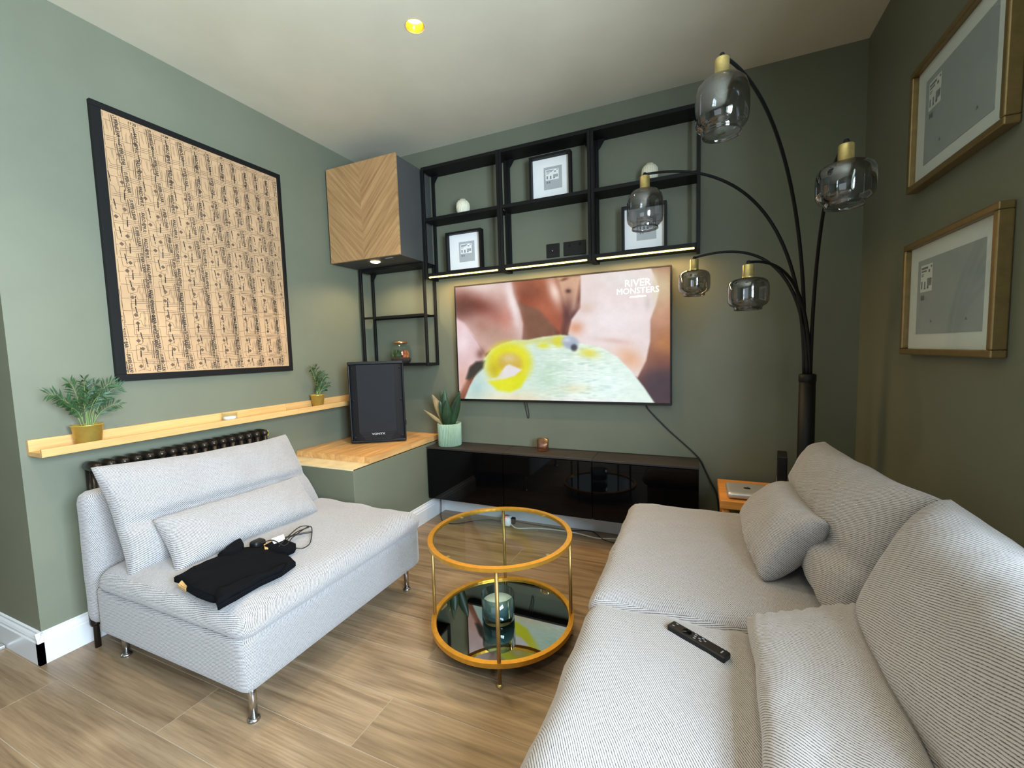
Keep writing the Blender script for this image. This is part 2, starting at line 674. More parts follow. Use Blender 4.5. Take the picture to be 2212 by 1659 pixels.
floor = struct('floor', box(XL, W, REAR, 0, -0.06, -0.0009), 'grout', 'light grout bed of the oak-effect plank floor', 'floor')
RW, PL = 0.2044, 1.27
pm = finish('plank', box(-PL / 2 + 0.0012, PL / 2 - 0.0012, -RW / 2 + 0.0012, RW / 2 - 0.0012, -0.012, 0.0, 0.0005, 1), 'plank')
short_cache = {}
row = 0
y = 0.0
while y > REAR:
    x = 1.455 - 3 * PL if row % 2 == 0 else 0.82 - 2 * PL
    while x < W:
        a, b = max(x, XL), min(x + PL, W)
        if b - a > 0.02:
            if b - a > PL - 0.01:
                me = pm
            else:
                k = round(b - a, 3)
                if k not in short_cache:
                    short_cache[k] = finish('plank', box(-k / 2 + 0.0012, k / 2 - 0.0012, -RW / 2 + 0.0012, RW / 2 - 0.0012, -0.012, 0.0, 0.0005, 1), 'plank')
                me = short_cache[k]
            o = link('plank', me, floor)
            o.location = ((a + b) / 2, max(y - RW / 2, REAR + RW / 2), 0)
        x += PL
    y -= RW
    row += 1

# ceiling with round cut-outs for the recessed downlights
LIGHTS = [(1.255, -1.03), (0.85, -2.45), (2.55, -3.45)]
bm = bm_new()
outer = [bm.verts.new(p) for p in ((XL, REAR, H), (W, REAR, H), (W, 0, H), (XL, 0, H))]
edges = [bm.edges.new((outer[i], outer[(i + 1) % 4])) for i in range(4)]
for (lx, ly) in LIGHTS:
    ring = [bm.verts.new((lx + 0.04 * math.cos(2 * PI * k / 28), ly + 0.04 * math.sin(2 * PI * k / 28), H)) for k in range(28)]
    edges += [bm.edges.new((ring[k], ring[(k + 1) % 28])) for k in range(28)]
bmesh.ops.triangle_fill(bm, use_beauty=True, use_dissolve=False, edges=edges)
struct('ceiling', bm, 'ceiling', 'off-white plastered ceiling', 'ceiling')
struct('ceiling_slab', box(XL, W, REAR, 0, H + 0.16, H + 0.2), 'ceiling', 'slab above the plastered ceiling', 'ceiling')

struct('wall_back', box(XL, W + 0.1, 0.0, 0.1, 0, H + 0.16), 'sage', 'sage green wall behind the television', 'wall')
struct('wall_left', box(XL - 0.1, 0.0, YC, 0.0, 0, H + 0.16), 'sage', 'sage green wall with the kraft paper poster', 'wall')
struct('wall_hall', box(XL - 0.1, XL, REAR, YC, 0, H + 0.16), 'sage', 'sage green wall of the side passage', 'wall')
bm = bm_new()
t = 0.33
add_box(bm, W, W + t, WY1, 0, 0, H + 0.16)
add_box(bm, W, W + t, REAR, WY0, 0, H + 0.16)
add_box(bm, W, W + t, WY0, WY1, 0, WZ0)
add_box(bm, W, W + t, WY0, WY1, WZ1, H + 0.16)
t = 0.1
struct('wall_right', bm, 'sage', 'sage green wall behind the long sofa', 'wall')
bm = bm_new()
add_box(bm, XL - 0.1, 0.35, REAR - t, REAR, 0, H + 0.16)
add_box(bm, 2.25, W + t, REAR - t, REAR, 0, H + 0.16)
add_box(bm, 0.35, 2.25, REAR - t, REAR, 2.1, H + 0.16)
struct('wall_front', bm, 'sage', 'sage green wall behind the camera', 'wall')

# window in the right wall (behind the viewer) with its frame; unseen patio door frame added for the fill light
bm = bm_new()
for (y0, y1, z0, z1) in [(WY0, WY0 + .05, WZ0, WZ1), (WY1 - .05, WY1, WZ0, WZ1), (WY0, WY1, WZ0, WZ0 + .05), (WY0, WY1, WZ1 - .05, WZ1),
                         ((WY0 + WY1) / 2 - .03, (WY0 + WY1) / 2 + .03, WZ0, WZ1), (WY0, WY1, 1.68, 1.73)]:
    add_box(bm, W + 0.24, W + 0.30, y0, y1, z0, z1)
struct('window_1', bm, 'white', 'white framed window in the wall above the sofa', 'window')
bm = bm_new()
for (x0, x1, z0, z1) in [(.35, .42, 0, 2.1), (2.18, 2.25, 0, 2.1), (.35, 2.25, 2.03, 2.1), (.35, 2.25, 0, .08), (1.25, 1.35, 0, 2.1)]:
    add_box(bm, x0, x1, REAR - 0.08, REAR - 0.02, z0, z1)
struct('added_patio_door', bm, 'white', 'unseen white framed patio door added behind the viewer for fill light', 'door')

# baseboards (moulded profile)
BBP = [(0, 0), (0.019, 0), (0.019, 0.092), (0.015, 0.097), (0.015, 0.104), (0.011, 0.112), (0.006, 0.118), (0.006, 0.126), (0, 0.13)]


def baseboard(name, p0, p1, n, label):
    bm = bm_new()
    p0, p1, n = Vector(p0), Vector(p1), Vector(n)
    r0 = [bm.verts.new(p0 + n * a + Vector((0, 0, z))) for a, z in BBP]
    r1 = [bm.verts.new(p1 + n * a + Vector((0, 0, z))) for a, z in BBP]
    k = len(BBP)
    for i in range(k):
        bm.faces.new((r0[i], r0[(i + 1) % k], r1[(i + 1) % k], r1[i]))
    bm.faces.new(r0)
    bm.faces.new(r1[::-1])
    struct(name, bm, 'white', label, 'baseboard')


PX, PY = 0.63, -0.924
baseboard('baseboard_left', (0, YC - 0.019, 0), (0, PY, 0), (1, 0, 0), 'white moulded baseboard along the poster wall')
baseboard('baseboard_hall', (XL, YC, 0), (0.019, YC, 0), (0, -1, 0), 'white baseboard round the corner at the far left')
baseboard('baseboard_plinth', (PX, PY, 0), (PX, 0, 0), (1, 0, 0), 'white baseboard along the boxed plinth')
baseboard('baseboard_back', (PX, 0, 0), (W, 0, 0), (0, -1, 0), 'white baseboard below the black media cabinets')
baseboard('baseboard_right', (W, REAR, 0), (W, 0, 0), (-1, 0, 0), 'white baseboard behind the long sofa')

# ------------------------------------------------------------------ recessed downlights
for i, (lx, ly) in enumerate(LIGHTS):
    d = thing('downlight', ['gold recessed downlight glowing in the ceiling above the coffee table', 'gold recessed downlight over the near end of the armchair',
                            'gold recessed downlight behind the near end of the sofa'][i], 'downlight', (lx, ly, H), group='ceiling downlights')
    part('reflector', lathe([(0.043, -0.003), (0.043, 0.0), (0.0385, 0.002), (0.029, 0.031)], (0, 0, 0), 40), 'reflector', d, True, world=False)
    part('lens', lathe([(0.0005, 0.030), (0.029, 0.030)], (0, 0, 0), 32), 'bulb', d, world=False)
    l = bpy.data.lights.new('downlight_lamp', 'SPOT')
    l.energy = 56
    l.color = (1.0, 0.80, 0.54)
    l.spot_size = math.radians(112)
    l.spot_blend = 0.7
    l.shadow_soft_size = 0.022
    lo = bpy.data.objects.new('downlight_lamp', l)
    COL.objects.link(lo)
    lo.parent = d
    lo.location = (0, 0, 0.02)

# ------------------------------------------------------------------ plinth + butcher block
p = thing('boxed_plinth', 'sage painted boxed plinth in the corner under the loudspeaker', 'plinth', (0.3, -0.45, 0))
part('body', box(0.001, PX, PY, -0.001, 0, 0.549, 0.002), 'sage', p)
bm = bm_new()
n = 40
top = []
for i in range(n + 1):
    x = 0.001 + (PX - 0.003) * i / n
    e = PY + 0.004 + 0.006 * noise.noise(Vector((x * 14, 3, 0)))
    top.append((x, e))
vsA = [bm.verts.new((x, e, 0.556)) for x, e in top]
vsB = [bm.verts.new((x, -0.70, 0.556)) for x, e in top]
vsC = [bm.verts.new((x, e - 0.002, 0.5492)) for x, e in top]
for i in range(n):
    bm.faces.new((vsA[i], vsA[i + 1], vsB[i + 1], vsB[i]))
    bm.faces.new((vsC[i], vsC[i + 1], vsA[i + 1], vsA[i]))
part('bare_edge', bm, 'bareply', p, label='unpainted cream strip')
wt = thing('butcher_block_worktop', 'oak butcher block worktop lying on the boxed plinth', 'worktop', (0.3, -0.39, 0.556))
ns = 13
bw = (PX - 0.004) / ns
for i in range(ns):
    x0 = 0.002 + i * bw
    cut = -0.20 - 0.42 * random.random()
    for (ya, yb) in ((-0.779, cut), (cut, -0.002)):
        part('stave', box(x0 + 0.0002, x0 + bw - 0.0002, ya + 0.0002, yb - 0.0002, 0.556, 0.593, 0.0006, 1), 'butcher', wt)

# ------------------------------------------------------------------ wall cabinet with chevron door
c = thing('wall_cabinet', 'grey wall cabinet with chevron oak door hung in the corner', 'cabinet', (0.325, -0.2, 1.866))
part('carcass', box(0.027, 0.623, -0.382, -0.001, 1.866, 2.508, 0.001), 'grey', c)
part('door', box(0.024, 0.626, -0.402, -0.384, 1.868, 2.515, 0.0015), 'chevron', c)
pk = part('puck_light', lathe([(0.0005, 1.861), (0.029, 1.861), (0.033, 1.864), (0.033, 1.866)], (0.335, -0.30, 0), 32), 'puck', c, True)
part('switch_plate', box(0.47, 0.53, -0.36, -0.345, 1.864, 1.8665), 'silver', c)
l = bpy.data.lights.new('puck_lamp', 'SPOT')
l.energy = 15
l.color = (1.0, 0.78, 0.45)
l.spot_size = math.radians(150)
l.spot_blend = 0.6
l.shadow_soft_size = 0.03
lo = bpy.data.objects.new('puck_lamp', l)
COL.objects.link(lo)
lo.parent = c
lo.location = Vector((0.335, -0.30, 1.855)) - Vector((0.325, -0.2, 1.866))


# ------------------------------------------------------------------ black open shelf frames
def shelf_frame(x0, z0, z1, shelves, label, brackets, led, grp):
    f = thing('shelf_frame', label, 'shelf unit', (x0 + 0.3, -0.075, z0), group=grp)
    s = 0.018
    x1 = x0 + 0.6
    for xa in (x0 + 0.001, x1 - s - 0.001):
        for ya in (-0.15, -0.001 - s):
            part('post', box(xa, xa + s, ya, ya + s, z0, z1, 0.001, 1), 'black', f)
        for za in (z0, z1 - s):
            part('side_rail', box(xa, xa + s, -0.15 + s, -0.001 - s, za, za + s), 'black', f)
    for i, (zb, th, solid) in enumerate(shelves):
        if solid:
            part('shelf', box(x0 + s + 0.001, x1 - s - 0.001, -0.149, -0.003, zb, zb + th, 0.001, 1), 'black', f)
        else:
            part('rail', box(x0 + s + 0.001, x1 - s - 0.001, -0.15, -0.15 + 0.012, zb, zb + th), 'black', f)
            part('rail', box(x0 + s + 0.001, x1 - s - 0.001, -0.015, -0.003, zb, zb + th), 'black', f)
            part('shelf', box(x0 + s + 0.001, x1 - s - 0.001, -0.138, -0.015, zb + th * 0.5, zb + th * 0.5 + 0.003), 'black', f)
    for sx in brackets:
        xb = x0 + s if sx < 0 else x1 - s
        d = 1 if sx < 0 else -1
        bm = prism([(0, 0), (0.045, 0), (0.045, -0.012), (0.012, -0.06), (0, -0.06)], -0.03, -0.025)
        for v in bm.verts:
            v.co = Vector((xb + d * v.co.x, v.co.z, z1 - s + v.co.y))
        part('corner_bracket', bm, 'black', f)
    if led:
        part('led_strip', box(x0 + 0.03, x1 - 0.03, -0.146, -0.134, z0 + 0.004, z0 + 0.013, 0.002, 1), 'led', f)
        l = bpy.data.lights.new('led_lamp', 'AREA')
        l.shape = 'RECTANGLE'
        l.size, l.size_y = 0.52, 0.01
        l.energy = 3.8
        l.color = (1.0, 0.64, 0.26)
        lo = bpy.data.objects.new('led_lamp', l)
        COL.objects.link(lo)
        lo.parent = f
        lo.location = (0, -0.065, 0.0)
        lo.rotation_euler = (0, 0, 0)
    return f


EZ0, EZ1 = 1.738, 2.505
for i, nm in enumerate(['black open shelf frame beside the oak cabinet, leftmost of three over the television', 'middle black open shelf frame above the television', 'black open shelf frame nearest the arc lamp, rightmost of three over the television']):
    shelf_frame(0.645 + 0.6 * i, EZ0, EZ1, [(EZ0 + 0.014, 0.022, True), (2.135, 0.022, True), (EZ1 - 0.022, 0.022, True)], nm, (-1, 1) if i == 1 else (-1,), True, 'shelf frames over the television')
shelf_frame(0.04, 1.118, 1.862, [(1.122, 0.016, False), (1.482, 0.016, False), (1.842, 0.016, True)], 'slim black shelf frame under the oak cabinet holding a terrarium', (-1,), False, None)


# ------------------------------------------------------------------ picture frames
def label_sheet(parent, to_w, w, h, big):
    """printed paper label of a shop-new frame: grey text bars and a barcode on white"""
    def quad(bm, u0, v0, u1, v1, e):
        bm.faces.new([bm.verts.new(to_w(a, b, e)) for a, b in ((u0, v0), (u1, v0), (u1, v1), (u0, v1))])
    bm = bm_new()
    quad(bm, 0, 0, w, h, 0.0006)
    lab = part('paper_label', bm, 'mat', parent)
    bm = bm_new()
    for (a, b, cc, d) in [(.06, .84, .62, .92), (.06, .74, .5, .80), (.06, .64, .3, .67), (.06, .58, .25, .61), (.66, .70, .80, .80), (.84, .86, .96, .93),
                          (.08, .12, .18, .40), (.34, .12, .44, .38), (.30, .10, .48, .13)]:
        quad(bm, a * w, b * h, cc * w, d * h, 0.0009)
    for k in range(9):
        quad(bm, (.58 + k * .042) * w, .2 * h, (.58 + k * .042 + .024 + .01 * (k % 2)) * w, .48 * h, 0.0009)
    quad(bm, .58 * w, .10 * h, .72 * w, .2 * h, 0.0009)
    quad(bm, .08 * w, -.30 * h, .2 * w, -.12 * h, 0.0012)
    quad(bm, .26 * w, -.30 * h, .36 * w, -.12 * h, 0.0012)
    part('label_print', bm, 'print', lab)


def black_frame(x0, x1, z0, z1, y, label):
    f = thing('framed_print', label, 'picture frame', ((x0 + x1) / 2, y, z0), group='black frames on the shelves')
    d, w = 0.045, 0.014
    yb, yf = y, y - d
    for (a, b, cc, dd) in [(x0, x1, z1 - w, z1), (x0, x1, z0, z0 + w), (x0, x0 + w, z0 + w, z1 - w), (x1 - w, x1, z0 + w, z1 - w)]:
        part('moulding', box(a, b, yf, yb, cc, dd), 'black', f)
    part('backing', box(x0 + .004, x1 - .004, yb - 0.008, yb - 0.001, z0 + .004, z1 - .004), 'black', f)
    part('mount', box(x0 + w, x1 - w, yb - 0.012, yb - 0.008, z0 + w, z1 - w), 'mat', f)
    cxm, cz = (x0 + x1) / 2 + .012, (z0 + z1) / 2
    iw, ih = (x1 - x0) * 0.22, (z1 - z0) * 0.25
    ins = part('insert', box(cxm - iw, cxm + iw, yb - 0.0135, yb - 0.012, cz - ih, cz + ih), 'insert', f)
    label_sheet(ins, lambda u, v, e: Vector((cxm - iw * 0.8 + u, yb - 0.0135 - e, cz - ih * 0.18 + v)), iw * 1.45, ih * 0.95, False)


black_frame(0.795, 1.075, EZ0 + 0.036, 2.05, -0.055, 'black box frame with white mount on the lower shelf by the oak cabinet')
black_frame(1.440, 1.712, 2.157, 2.432, -0.06, 'black box frame with white mount on the upper middle shelf')
black_frame(2.015, 2.268, EZ0 + 0.036, 2.040, -0.055, 'black box frame with white mount on the lower shelf behind a lamp shade')


def gold_frame(y0, y1, z0, z1, label):
    f = thing('framed_print', label, 'picture frame', (W, (y0 + y1) / 2, z0), group='gold frames on the wall behind the sofa')
    w = 0.022
    xf, xb = W - 0.036, W - 0.001
    for (a, b, cc, dd) in [(y0, y1, z1 - w, z1), (y0, y1, z0, z0 + w), (y0, y0 + w, z0 + w, z1 - w), (y1 - w, y1, z0 + w, z1 - w)]:
        part('moulding', box(xf, xb, a, b, cc, dd, 0.004), 'goldframe', f)
    part('mount', box(W - 0.016, W - 0.008, y0 + w, y1 - w, z0 + w, z1 - w), 'mat', f)
    ym, zm = (y0 + y1) / 2, (z0 + z1) / 2
    iw, ih = (y1 - y0) / 2 - 0.085, (z1 - z0) / 2 - 0.075
    ins = part('insert', box(W - 0.0175, W - 0.016, ym - iw, ym + iw, zm - ih, zm + ih), 'insert', f)
    label_sheet(ins, lambda u, v, e: Vector((W - 0.0175 - e, ym + iw - 0.025 - u, zm + ih - 0.115 + v)), 0.085, 0.095, True)
    for (dy, dz) in ((-.6, -.72), (.45, -.7)):
        bm = prism([(-.006, 0), (0, .009), (.006, 0)], 0, 0.001)
        for v in bm.verts:
            v.co = Vector((W - 0.0176 - v.co.z, ym + dy * iw + v.co.x, zm + dz * ih + v.co.y))
        part('print_mark', bm, 'print', ins)
    part('glazing', box(W - 0.0225, W - 0.0205, y0 + w, y1 - w, z0 + w, z1 - w), 'clear', f)


gold_frame(-1.182, -0.60, 1.155, 1.570, 'gold frame with grey print, lower of two on the wall behind the sofa')
gold_frame(-1.182, -0.60, 1.762, 2.200, 'gold frame with grey print, upper of two on the wall behind the sofa')

# ------------------------------------------------------------------ vases, switches
VP = [(0.0005, 0), (0.026, 0), (0.036, 0.006), (0.046, 0.03), (0.049, 0.055), (0.045, 0.078), (0.034, 0.094), (0.022, 0.100), (0.020, 0.107), (0.017, 0.107), (0.017, 0.08), (0.0005, 0.075)]
solo('ribbed_vase', lathe(VP, (0.936, -0.08, 2.157), 96, 24, 0.0035), 'cream', 'small cream ribbed vase on the upper left shelf frame', 'vase', True, group='ribbed vases')
solo('ribbed_vase', lathe(VP, (2.175, -0.08, 2.157), 96, 24, 0.0035), 'cream', 'small cream ribbed vase on the upper right shelf frame behind the lamp arm', 'vase', True, group='ribbed vases')
s = thing('light_switch', 'black single switch plate on the wall in the middle shelf frame', 'switch', (1.557, 0, 1.82))
part('plate', box(1.513, 1.602, -0.009, -0.0005, 1.815, 1.903, 0.002), 'blackpl', s)
part('aerial_socket', lathe([(0.0005, 0.012), (0.005, 0.012), (0.006, 0)], (0, 0, 0), 16), 'chrome', s, True, world=True).matrix_local = Matrix.Translation((0.0, -0.009, 0.035)) @ Matrix.Rotation(PI / 2, 4, 'X') @ Matrix.Translation(Vector((1.557, 0, 1.82)))
s = thing('wall_socket', 'black double socket plate on the wall in the middle shelf frame', 'socket', (1.702, 0, 1.82))
part('plate', box(1.630, 1.776, -0.009, -0.0005, 1.815, 1.903, 0.002), 'blackpl', s)
for xx in (1.655, 1.725):
    part('rocker', box(xx + .01, xx + 0.022, -0.012, -0.009, 1.872, 1.892, 0.001), 'black', s)

# ------------------------------------------------------------------ television
TX0, TX1, TZ0, TZ1, TY = 0.829, 2.293, 0.857, 1.682, -0.06
tv = thing('television', 'wall mounted television showing a pale fish held in fingers', 'television', ((TX0 + TX1) / 2, -0.03, TZ0))
part('casing', box(TX0, TX1, TY + 0.003, -0.012, TZ0, TZ1, 0.002), 'blackpl', tv)
b = 0.009
for (a, bb, cc, dd) in [(TX0, TX1, TZ1 - b, TZ1), (TX0, TX1, TZ0, TZ0 + 0.016), (TX0, TX0 + b, TZ0 + 0.016, TZ1 - b), (TX1 - b, TX1, TZ0 + 0.016, TZ1 - b)]:
    part('bezel', box(a, bb, TY - 0.004, TY + 0.004, cc, dd, 0.001, 1), 'blackpl', tv)
SX0, SX1, SZ0, SZ1 = TX0 + b, TX1 - b, TZ0 + 0.016, TZ1 - b

# the picture, painted in the coordinates of a 2212x1446 sketch of the screen
NX, NZ = 264, 150
uu, vv = np.meshgrid(np.linspace(0, 1, NX), np.linspace(0, 1, NZ))
src = [(0, 0), (1, 0), (1, 1), (0, 1)]
dst = [(90, 265), (2070, 62), (2070, 1335), (145, 1290)]
A = []
for (a, bq), (x, yq) in zip(src, dst):
    A.append([a, bq, 1, 0, 0, 0, -x * a, -x * bq, x])
    A.append([0, 0, 0, a, bq, 1, -yq * a, -yq * bq, yq])
A = np.array(A, float)
hh = np.linalg.solve(A[:, :8], A[:, 8])
den = hh[6] * uu + hh[7] * vv + 1
X = (hh[0] * uu + hh[1] * vv + hh[2]) / den
Y = (hh[3] * uu + hh[4] * vv + hh[5]) / den
rng = np.random.RandomState(3)


def vnoise(sx, sy):
    gx = rng.rand(60, 60)
    fx, fy = (X / sx) % 59, (Y / sy) % 59
    ix, iy = fx.astype(int), fy.astype(int)
    tx, ty = fx - ix, fy - iy
    tx, ty = tx * tx * (3 - 2 * tx), ty * ty * (3 - 2 * ty)
    return (gx[iy, ix] * (1 - tx) + gx[iy, (ix + 1) % 60] * tx) * (1 - ty) + (gx[(iy + 1) % 60, ix] * (1 - tx) + gx[(iy + 1) % 60, (ix + 1) % 60] * tx) * ty - 0.5


IMG = np.zeros(X.shape + (3,))


def sdf(poly):
    d = np.full(X.shape, 1e9)
    ins = np.zeros(X.shape, bool)
    k = len(poly)
    for i in range(k):
        x0, y0 = poly[i]
        x1, y1 = poly[(i + 1) % k]
        ex, ey = x1 - x0, y1 - y0
        tt = np.clip(((X - x0) * ex + (Y - y0) * ey) / (ex * ex + ey * ey + 1e-9), 0, 1)
        d = np.minimum(d, np.hypot(X - x0 - tt * ex, Y - y0 - tt * ey))
        cnd = ((y0 > Y) != (y1 > Y)) & (X < (x1 - x0) * (Y - y0) / (y1 - y0 + 1e-9) + x0)
        ins ^= cnd
    return np.where(ins, -d, d)


def lay(mask, c, a=1.0):
    global IMG
    m = (np.clip(mask, 0, 1) * a)[..., None]
    IMG = IMG * (1 - m) + np.array(c, float) * m


def P(poly, c, soft=14, a=1.0):
    lay(0.5 - sdf(poly) / (2 * soft), c, a)


def G(x, yq, rx, ry, c, a=1.0, rot=0.0, hard=1.0):
    dx, dy = X - x, Y - yq
    cr, sr = math.cos(rot), math.sin(rot)
    q = ((dx * cr + dy * sr) / rx) ** 2 + ((-dx * sr + dy * cr) / ry) ** 2
    lay(np.exp(-(q ** hard)), c, a)


IMG[:] = (128, 72, 54)
G(1100, 560, 160, 260, (74, 32, 28), 0.9)
G(2000, 480, 200, 300, (196, 140, 104), 0.9)
G(2000, 240, 190, 200, (206, 186, 150), 0.9)
G(2020, 800, 120, 140, (176, 112, 50), 0.9)
G(2000, 1200, 260, 260, (52, 20, 30), 1.0, 0, 2)
G(1980, 940, 130, 90, (120, 62, 30), 0.7)
P([(600, 200), (1010, 160), (1050, 280), (1085, 420), (1095, 560), (1060, 690), (900, 580), (690, 400), (640, 380)], (160, 82, 58), 24)
G(1000, 300, 55, 150, (246, 222, 210), 0.95, -0.35)
G(760, 300, 140, 130, (120, 58, 42), 0.75)
G(900, 470, 120, 80, (196, 116, 84), 0.5, 0.7)
P([(650, 400), (860, 470), (1010, 640), (1020, 740), (720, 750), (730, 560)], (126, 84, 66), 20)
P([(1020, 160), (1250, 150), (1190, 460), (1140, 520), (1090, 420)], (206, 164, 138), 18)
G(1090, 185, 40, 14, (96, 52, 40), 0.9, -0.3)
G(1128, 295, 26, 20, (62, 28, 26), 0.95)
G(1130, 500, 55, 150, (80, 30, 30), 0.8)
P([(60, 240), (600, 190), (622, 330), (680, 470), (716, 600), (706, 760), (520, 800), (370, 880), (280, 740), (90, 560)], (206, 168, 160), 12)
G(330, 250, 240, 70, (228, 212, 210), 0.9)
G(270, 430, 230, 95, (118, 52, 44), 0.95, 0.28)
G(150, 450, 120, 130, (92, 44, 38), 0.85)
G(480, 560, 110, 90, (176, 96, 82), 0.5)
G(620, 420, 46, 260, (246, 236, 238), 0.9, -0.25)
G(480, 700, 130, 110, (176, 142, 122), 0.7)
G(560, 560, 60, 120, (214, 140, 124), 0.5)
G(330, 620, 80, 80, (150, 100, 84), 0.5)
P([(90, 540), (180, 600), (300, 760), (390, 925), (240, 990), (205, 1120), (120, 1300), (90, 1290)], (226, 194, 196), 14)
G(170, 760, 70, 120, (240, 222, 228), 0.8)
G(170, 1130, 60, 130, (206, 150, 128), 0.6)
G(330, 880, 40, 50, (110, 62, 48), 0.7)
P([(1240, 140), (1890, 70), (1945, 200), (1965, 300), (1935, 430), (1888, 560), (1886, 760), (1850, 940), (1770, 1100), (1600, 1000), (1250, 810), (1128, 700), (1160, 560), (1240, 450)], (228, 212, 210), 10)
G(1560, 560, 260, 200, (238, 228, 230), 0.8)
G(1640, 170, 240, 110, (226, 224, 224), 0.8)
G(1200, 640, 70, 60, (212, 140, 100), 0.8)
G(1290, 450, 80, 60, (206, 170, 150), 0.5)
G(1700, 920, 140, 90, (226, 170, 130), 0.85, 0.6)
G(1560, 760, 160, 26, (206, 168, 160), 0.6, 0.1)
G(1860, 420, 26, 60, (196, 188, 182), 0.6)
G(1930, 260, 26, 130, (214, 206, 172), 0.8)
FISH = [(170, 1350), (235, 1180), (360, 930), (430, 840), (520, 785), (640, 752), (760, 752), (900, 722), (1060, 705), (1160, 712), (1225, 780), (1420, 815), (1580, 905), (1720, 1050), (1830, 1190), (1945, 1360)]
P(FISH, (218, 236, 222), 7)
inside = np.clip(0.5 - sdf(FISH) / 14, 0, 1)
lay(inside * np.exp(-((X - 960) / 150) ** 2 - ((Y - 1080) / 150) ** 2), (184, 216, 190), 0.8)
lay(inside * np.exp(-((X - 1480) / 360) ** 2 - ((Y - 1180) / 200) ** 2), (232, 250, 246), 0.9)
lay(inside * np.exp(-((X - 300) / 110) ** 2 - ((Y - 1200) / 160) ** 2), (176, 206, 206), 0.9)
lay(inside * np.exp(-((X - 850) / 90) ** 2 - ((Y - 900) / 150) ** 2), (206, 228, 220), 0.8)
lay(inside * np.clip((Y - 1190) / 120, 0, 1) * np.exp(-((X - 650) / 330) ** 2), (236, 216, 176), 0.9)
lay(inside * np.clip((Y - 1270) / 50, 0, 1) * np.exp(-((X - 1150) / 420) ** 2), (248, 232, 240), 0.8)
lay(inside * np.clip(vnoise(60, 9) * 2, 0, 1) * np.exp(-((X - 1250) / 420) ** 2), (176, 206, 196), 0.75)
lay(inside * np.clip(-vnoise(50, 8) * 2, 0, 1) * np.exp(-((X - 1250) / 420) ** 2), (248, 255, 250), 0.8)
G(1200, 1200, 130, 40, (226, 216, 170), 0.6)
G(1320, 872, 85, 42, (222, 214, 60), 0.9, 0.15)
G(905, 800, 60, 30, (222, 222, 50), 0.9)
P([(640, 752), (760, 752), (1060, 706), (1020, 790), (880, 770), (720, 800)], (206, 206, 110), 16, 0.7)
P([(200, 1110), (230, 1010), (290, 950), (370, 945), (355, 1010), (280, 1080), (235, 1120)], (54, 50, 44), 14)
G(590, 965, 215, 205, (226, 222, 34), 1.0, 0, 4)
G(600, 965, 120, 95, (206, 172, 70), 0.95, 0.2, 3)
P([(470, 1110), (560, 990), (590, 975), (710, 1025), (640, 1085), (540, 1110)], (232, 226, 228), 10)
G(590, 920, 70, 45, (220, 200, 150), 0.8)
G(450, 1020, 60, 90, (186, 160, 40), 0.6)
P([(400, 1130), (540, 1125), (750, 1080), (700, 1190), (600, 1235), (490, 1215)], (224, 226, 32), 16)
G(470, 1110, 90, 14, (226, 232, 190), 0.8, -0.15)
G(1050, 765, 65, 55, (218, 214, 62), 0.95, 0, 2)
G(1150, 775, 82, 62, (160, 170, 190), 0.95, 0.2, 3)
G(1120, 750, 40, 22, (214, 220, 236), 0.8)
G(1185, 822, 32, 34, (46, 46, 56), 0.95, 0, 2)
nn = vnoise(14, 14) * 4 + vnoise(60, 60) * 8
IMG = np.clip(IMG + nn[..., None], 0, 255)
col = np.where(IMG / 255 <= 0.04045, IMG / 255 / 12.92, ((IMG / 255 + 0.055) / 1.055) ** 2.4)
me = bpy.data.meshes.new('screen')
px = SX0 + uu.ravel() * (SX1 - SX0)
pz = SZ1 - vv.ravel() * (SZ1 - SZ0)
vts = np.stack([px, np.full(px.shape, TY), pz], 1)
idx = np.arange(NX * NZ).reshape(NZ, NX)
fcs = np.stack([idx[1:, :-1], idx[1:, 1:], idx[:-1, 1:], idx[:-1, :-1]], -1).reshape(-1, 4)
me.from_pydata(vts.tolist(), [], fcs.tolist())
ca = me.color_attributes.new('Col', 'FLOAT_COLOR', 'POINT')
ca.data.foreach_set('color', np.concatenate([col.reshape(-1, 3), np.ones((NX * NZ, 1))], 1).ravel())
me.materials.append(M['screen'])
me.transform(ROOT[tv.name].inverted())
scr = link('screen', me, tv)
M['caption'] = emit('caption_white', (240, 244, 246), 0.95)


def put_text(name, s, size, mtx, mat, parent, shear=0.0, bold=0.0, extrude=0.0):
    me = text_mesh(s, size, extrude, 2, shear=shear, bold=bold)
    me.transform(mtx)
    root = parent
    while root.parent is not None:
        root = root.parent
    me.transform(ROOT[root.name].inverted())
    me.materials.append(M[mat])
    return link(name, me, parent)


FACE_Y = Matrix.Rotation(PI / 2, 4, 'X')        # text standing upright, read from -y
xc, zc = SX0 + 0.876 * (SX1 - SX0), SZ1 - 0.113 * (SZ1 - SZ0)
put_text('caption', 'RIVER', 0.060, Matrix.Translation((xc - 0.005, TY - 0.001, zc + 0.012)) @ FACE_Y, 'caption', scr)
put_text('caption', 'MONSTERS', 0.050, Matrix.Translation((xc - 0.005, TY - 0.001, zc - 0.034)) @ FACE_Y, 'caption', scr)
part('caption_line', box(xc - 0.05, xc + 0.045, TY - 0.0012, TY - 0.001, zc - 0.072, zc - 0.064), 'caption', scr)
solo('television_cable', tube(smooth_path([(2.14, -0.02, 0.862), (2.16, -0.012, 0.82), (2.262, -0.01, 0.711), (2.35, -0.01, 0.630), (2.415, -0.012, 0.570), (2.454, -0.014, 0.525), (2.476, -0.014, 0.475), (2.51, -0.02, 0.40), (2.545, -0.03, 0.31), (2.56, -0.04, 0.1), (2.56, -0.05, 0.006)]), 0.004, 8), 'cable', 'black cable running from the television down to the wooden side table', 'cable', True)
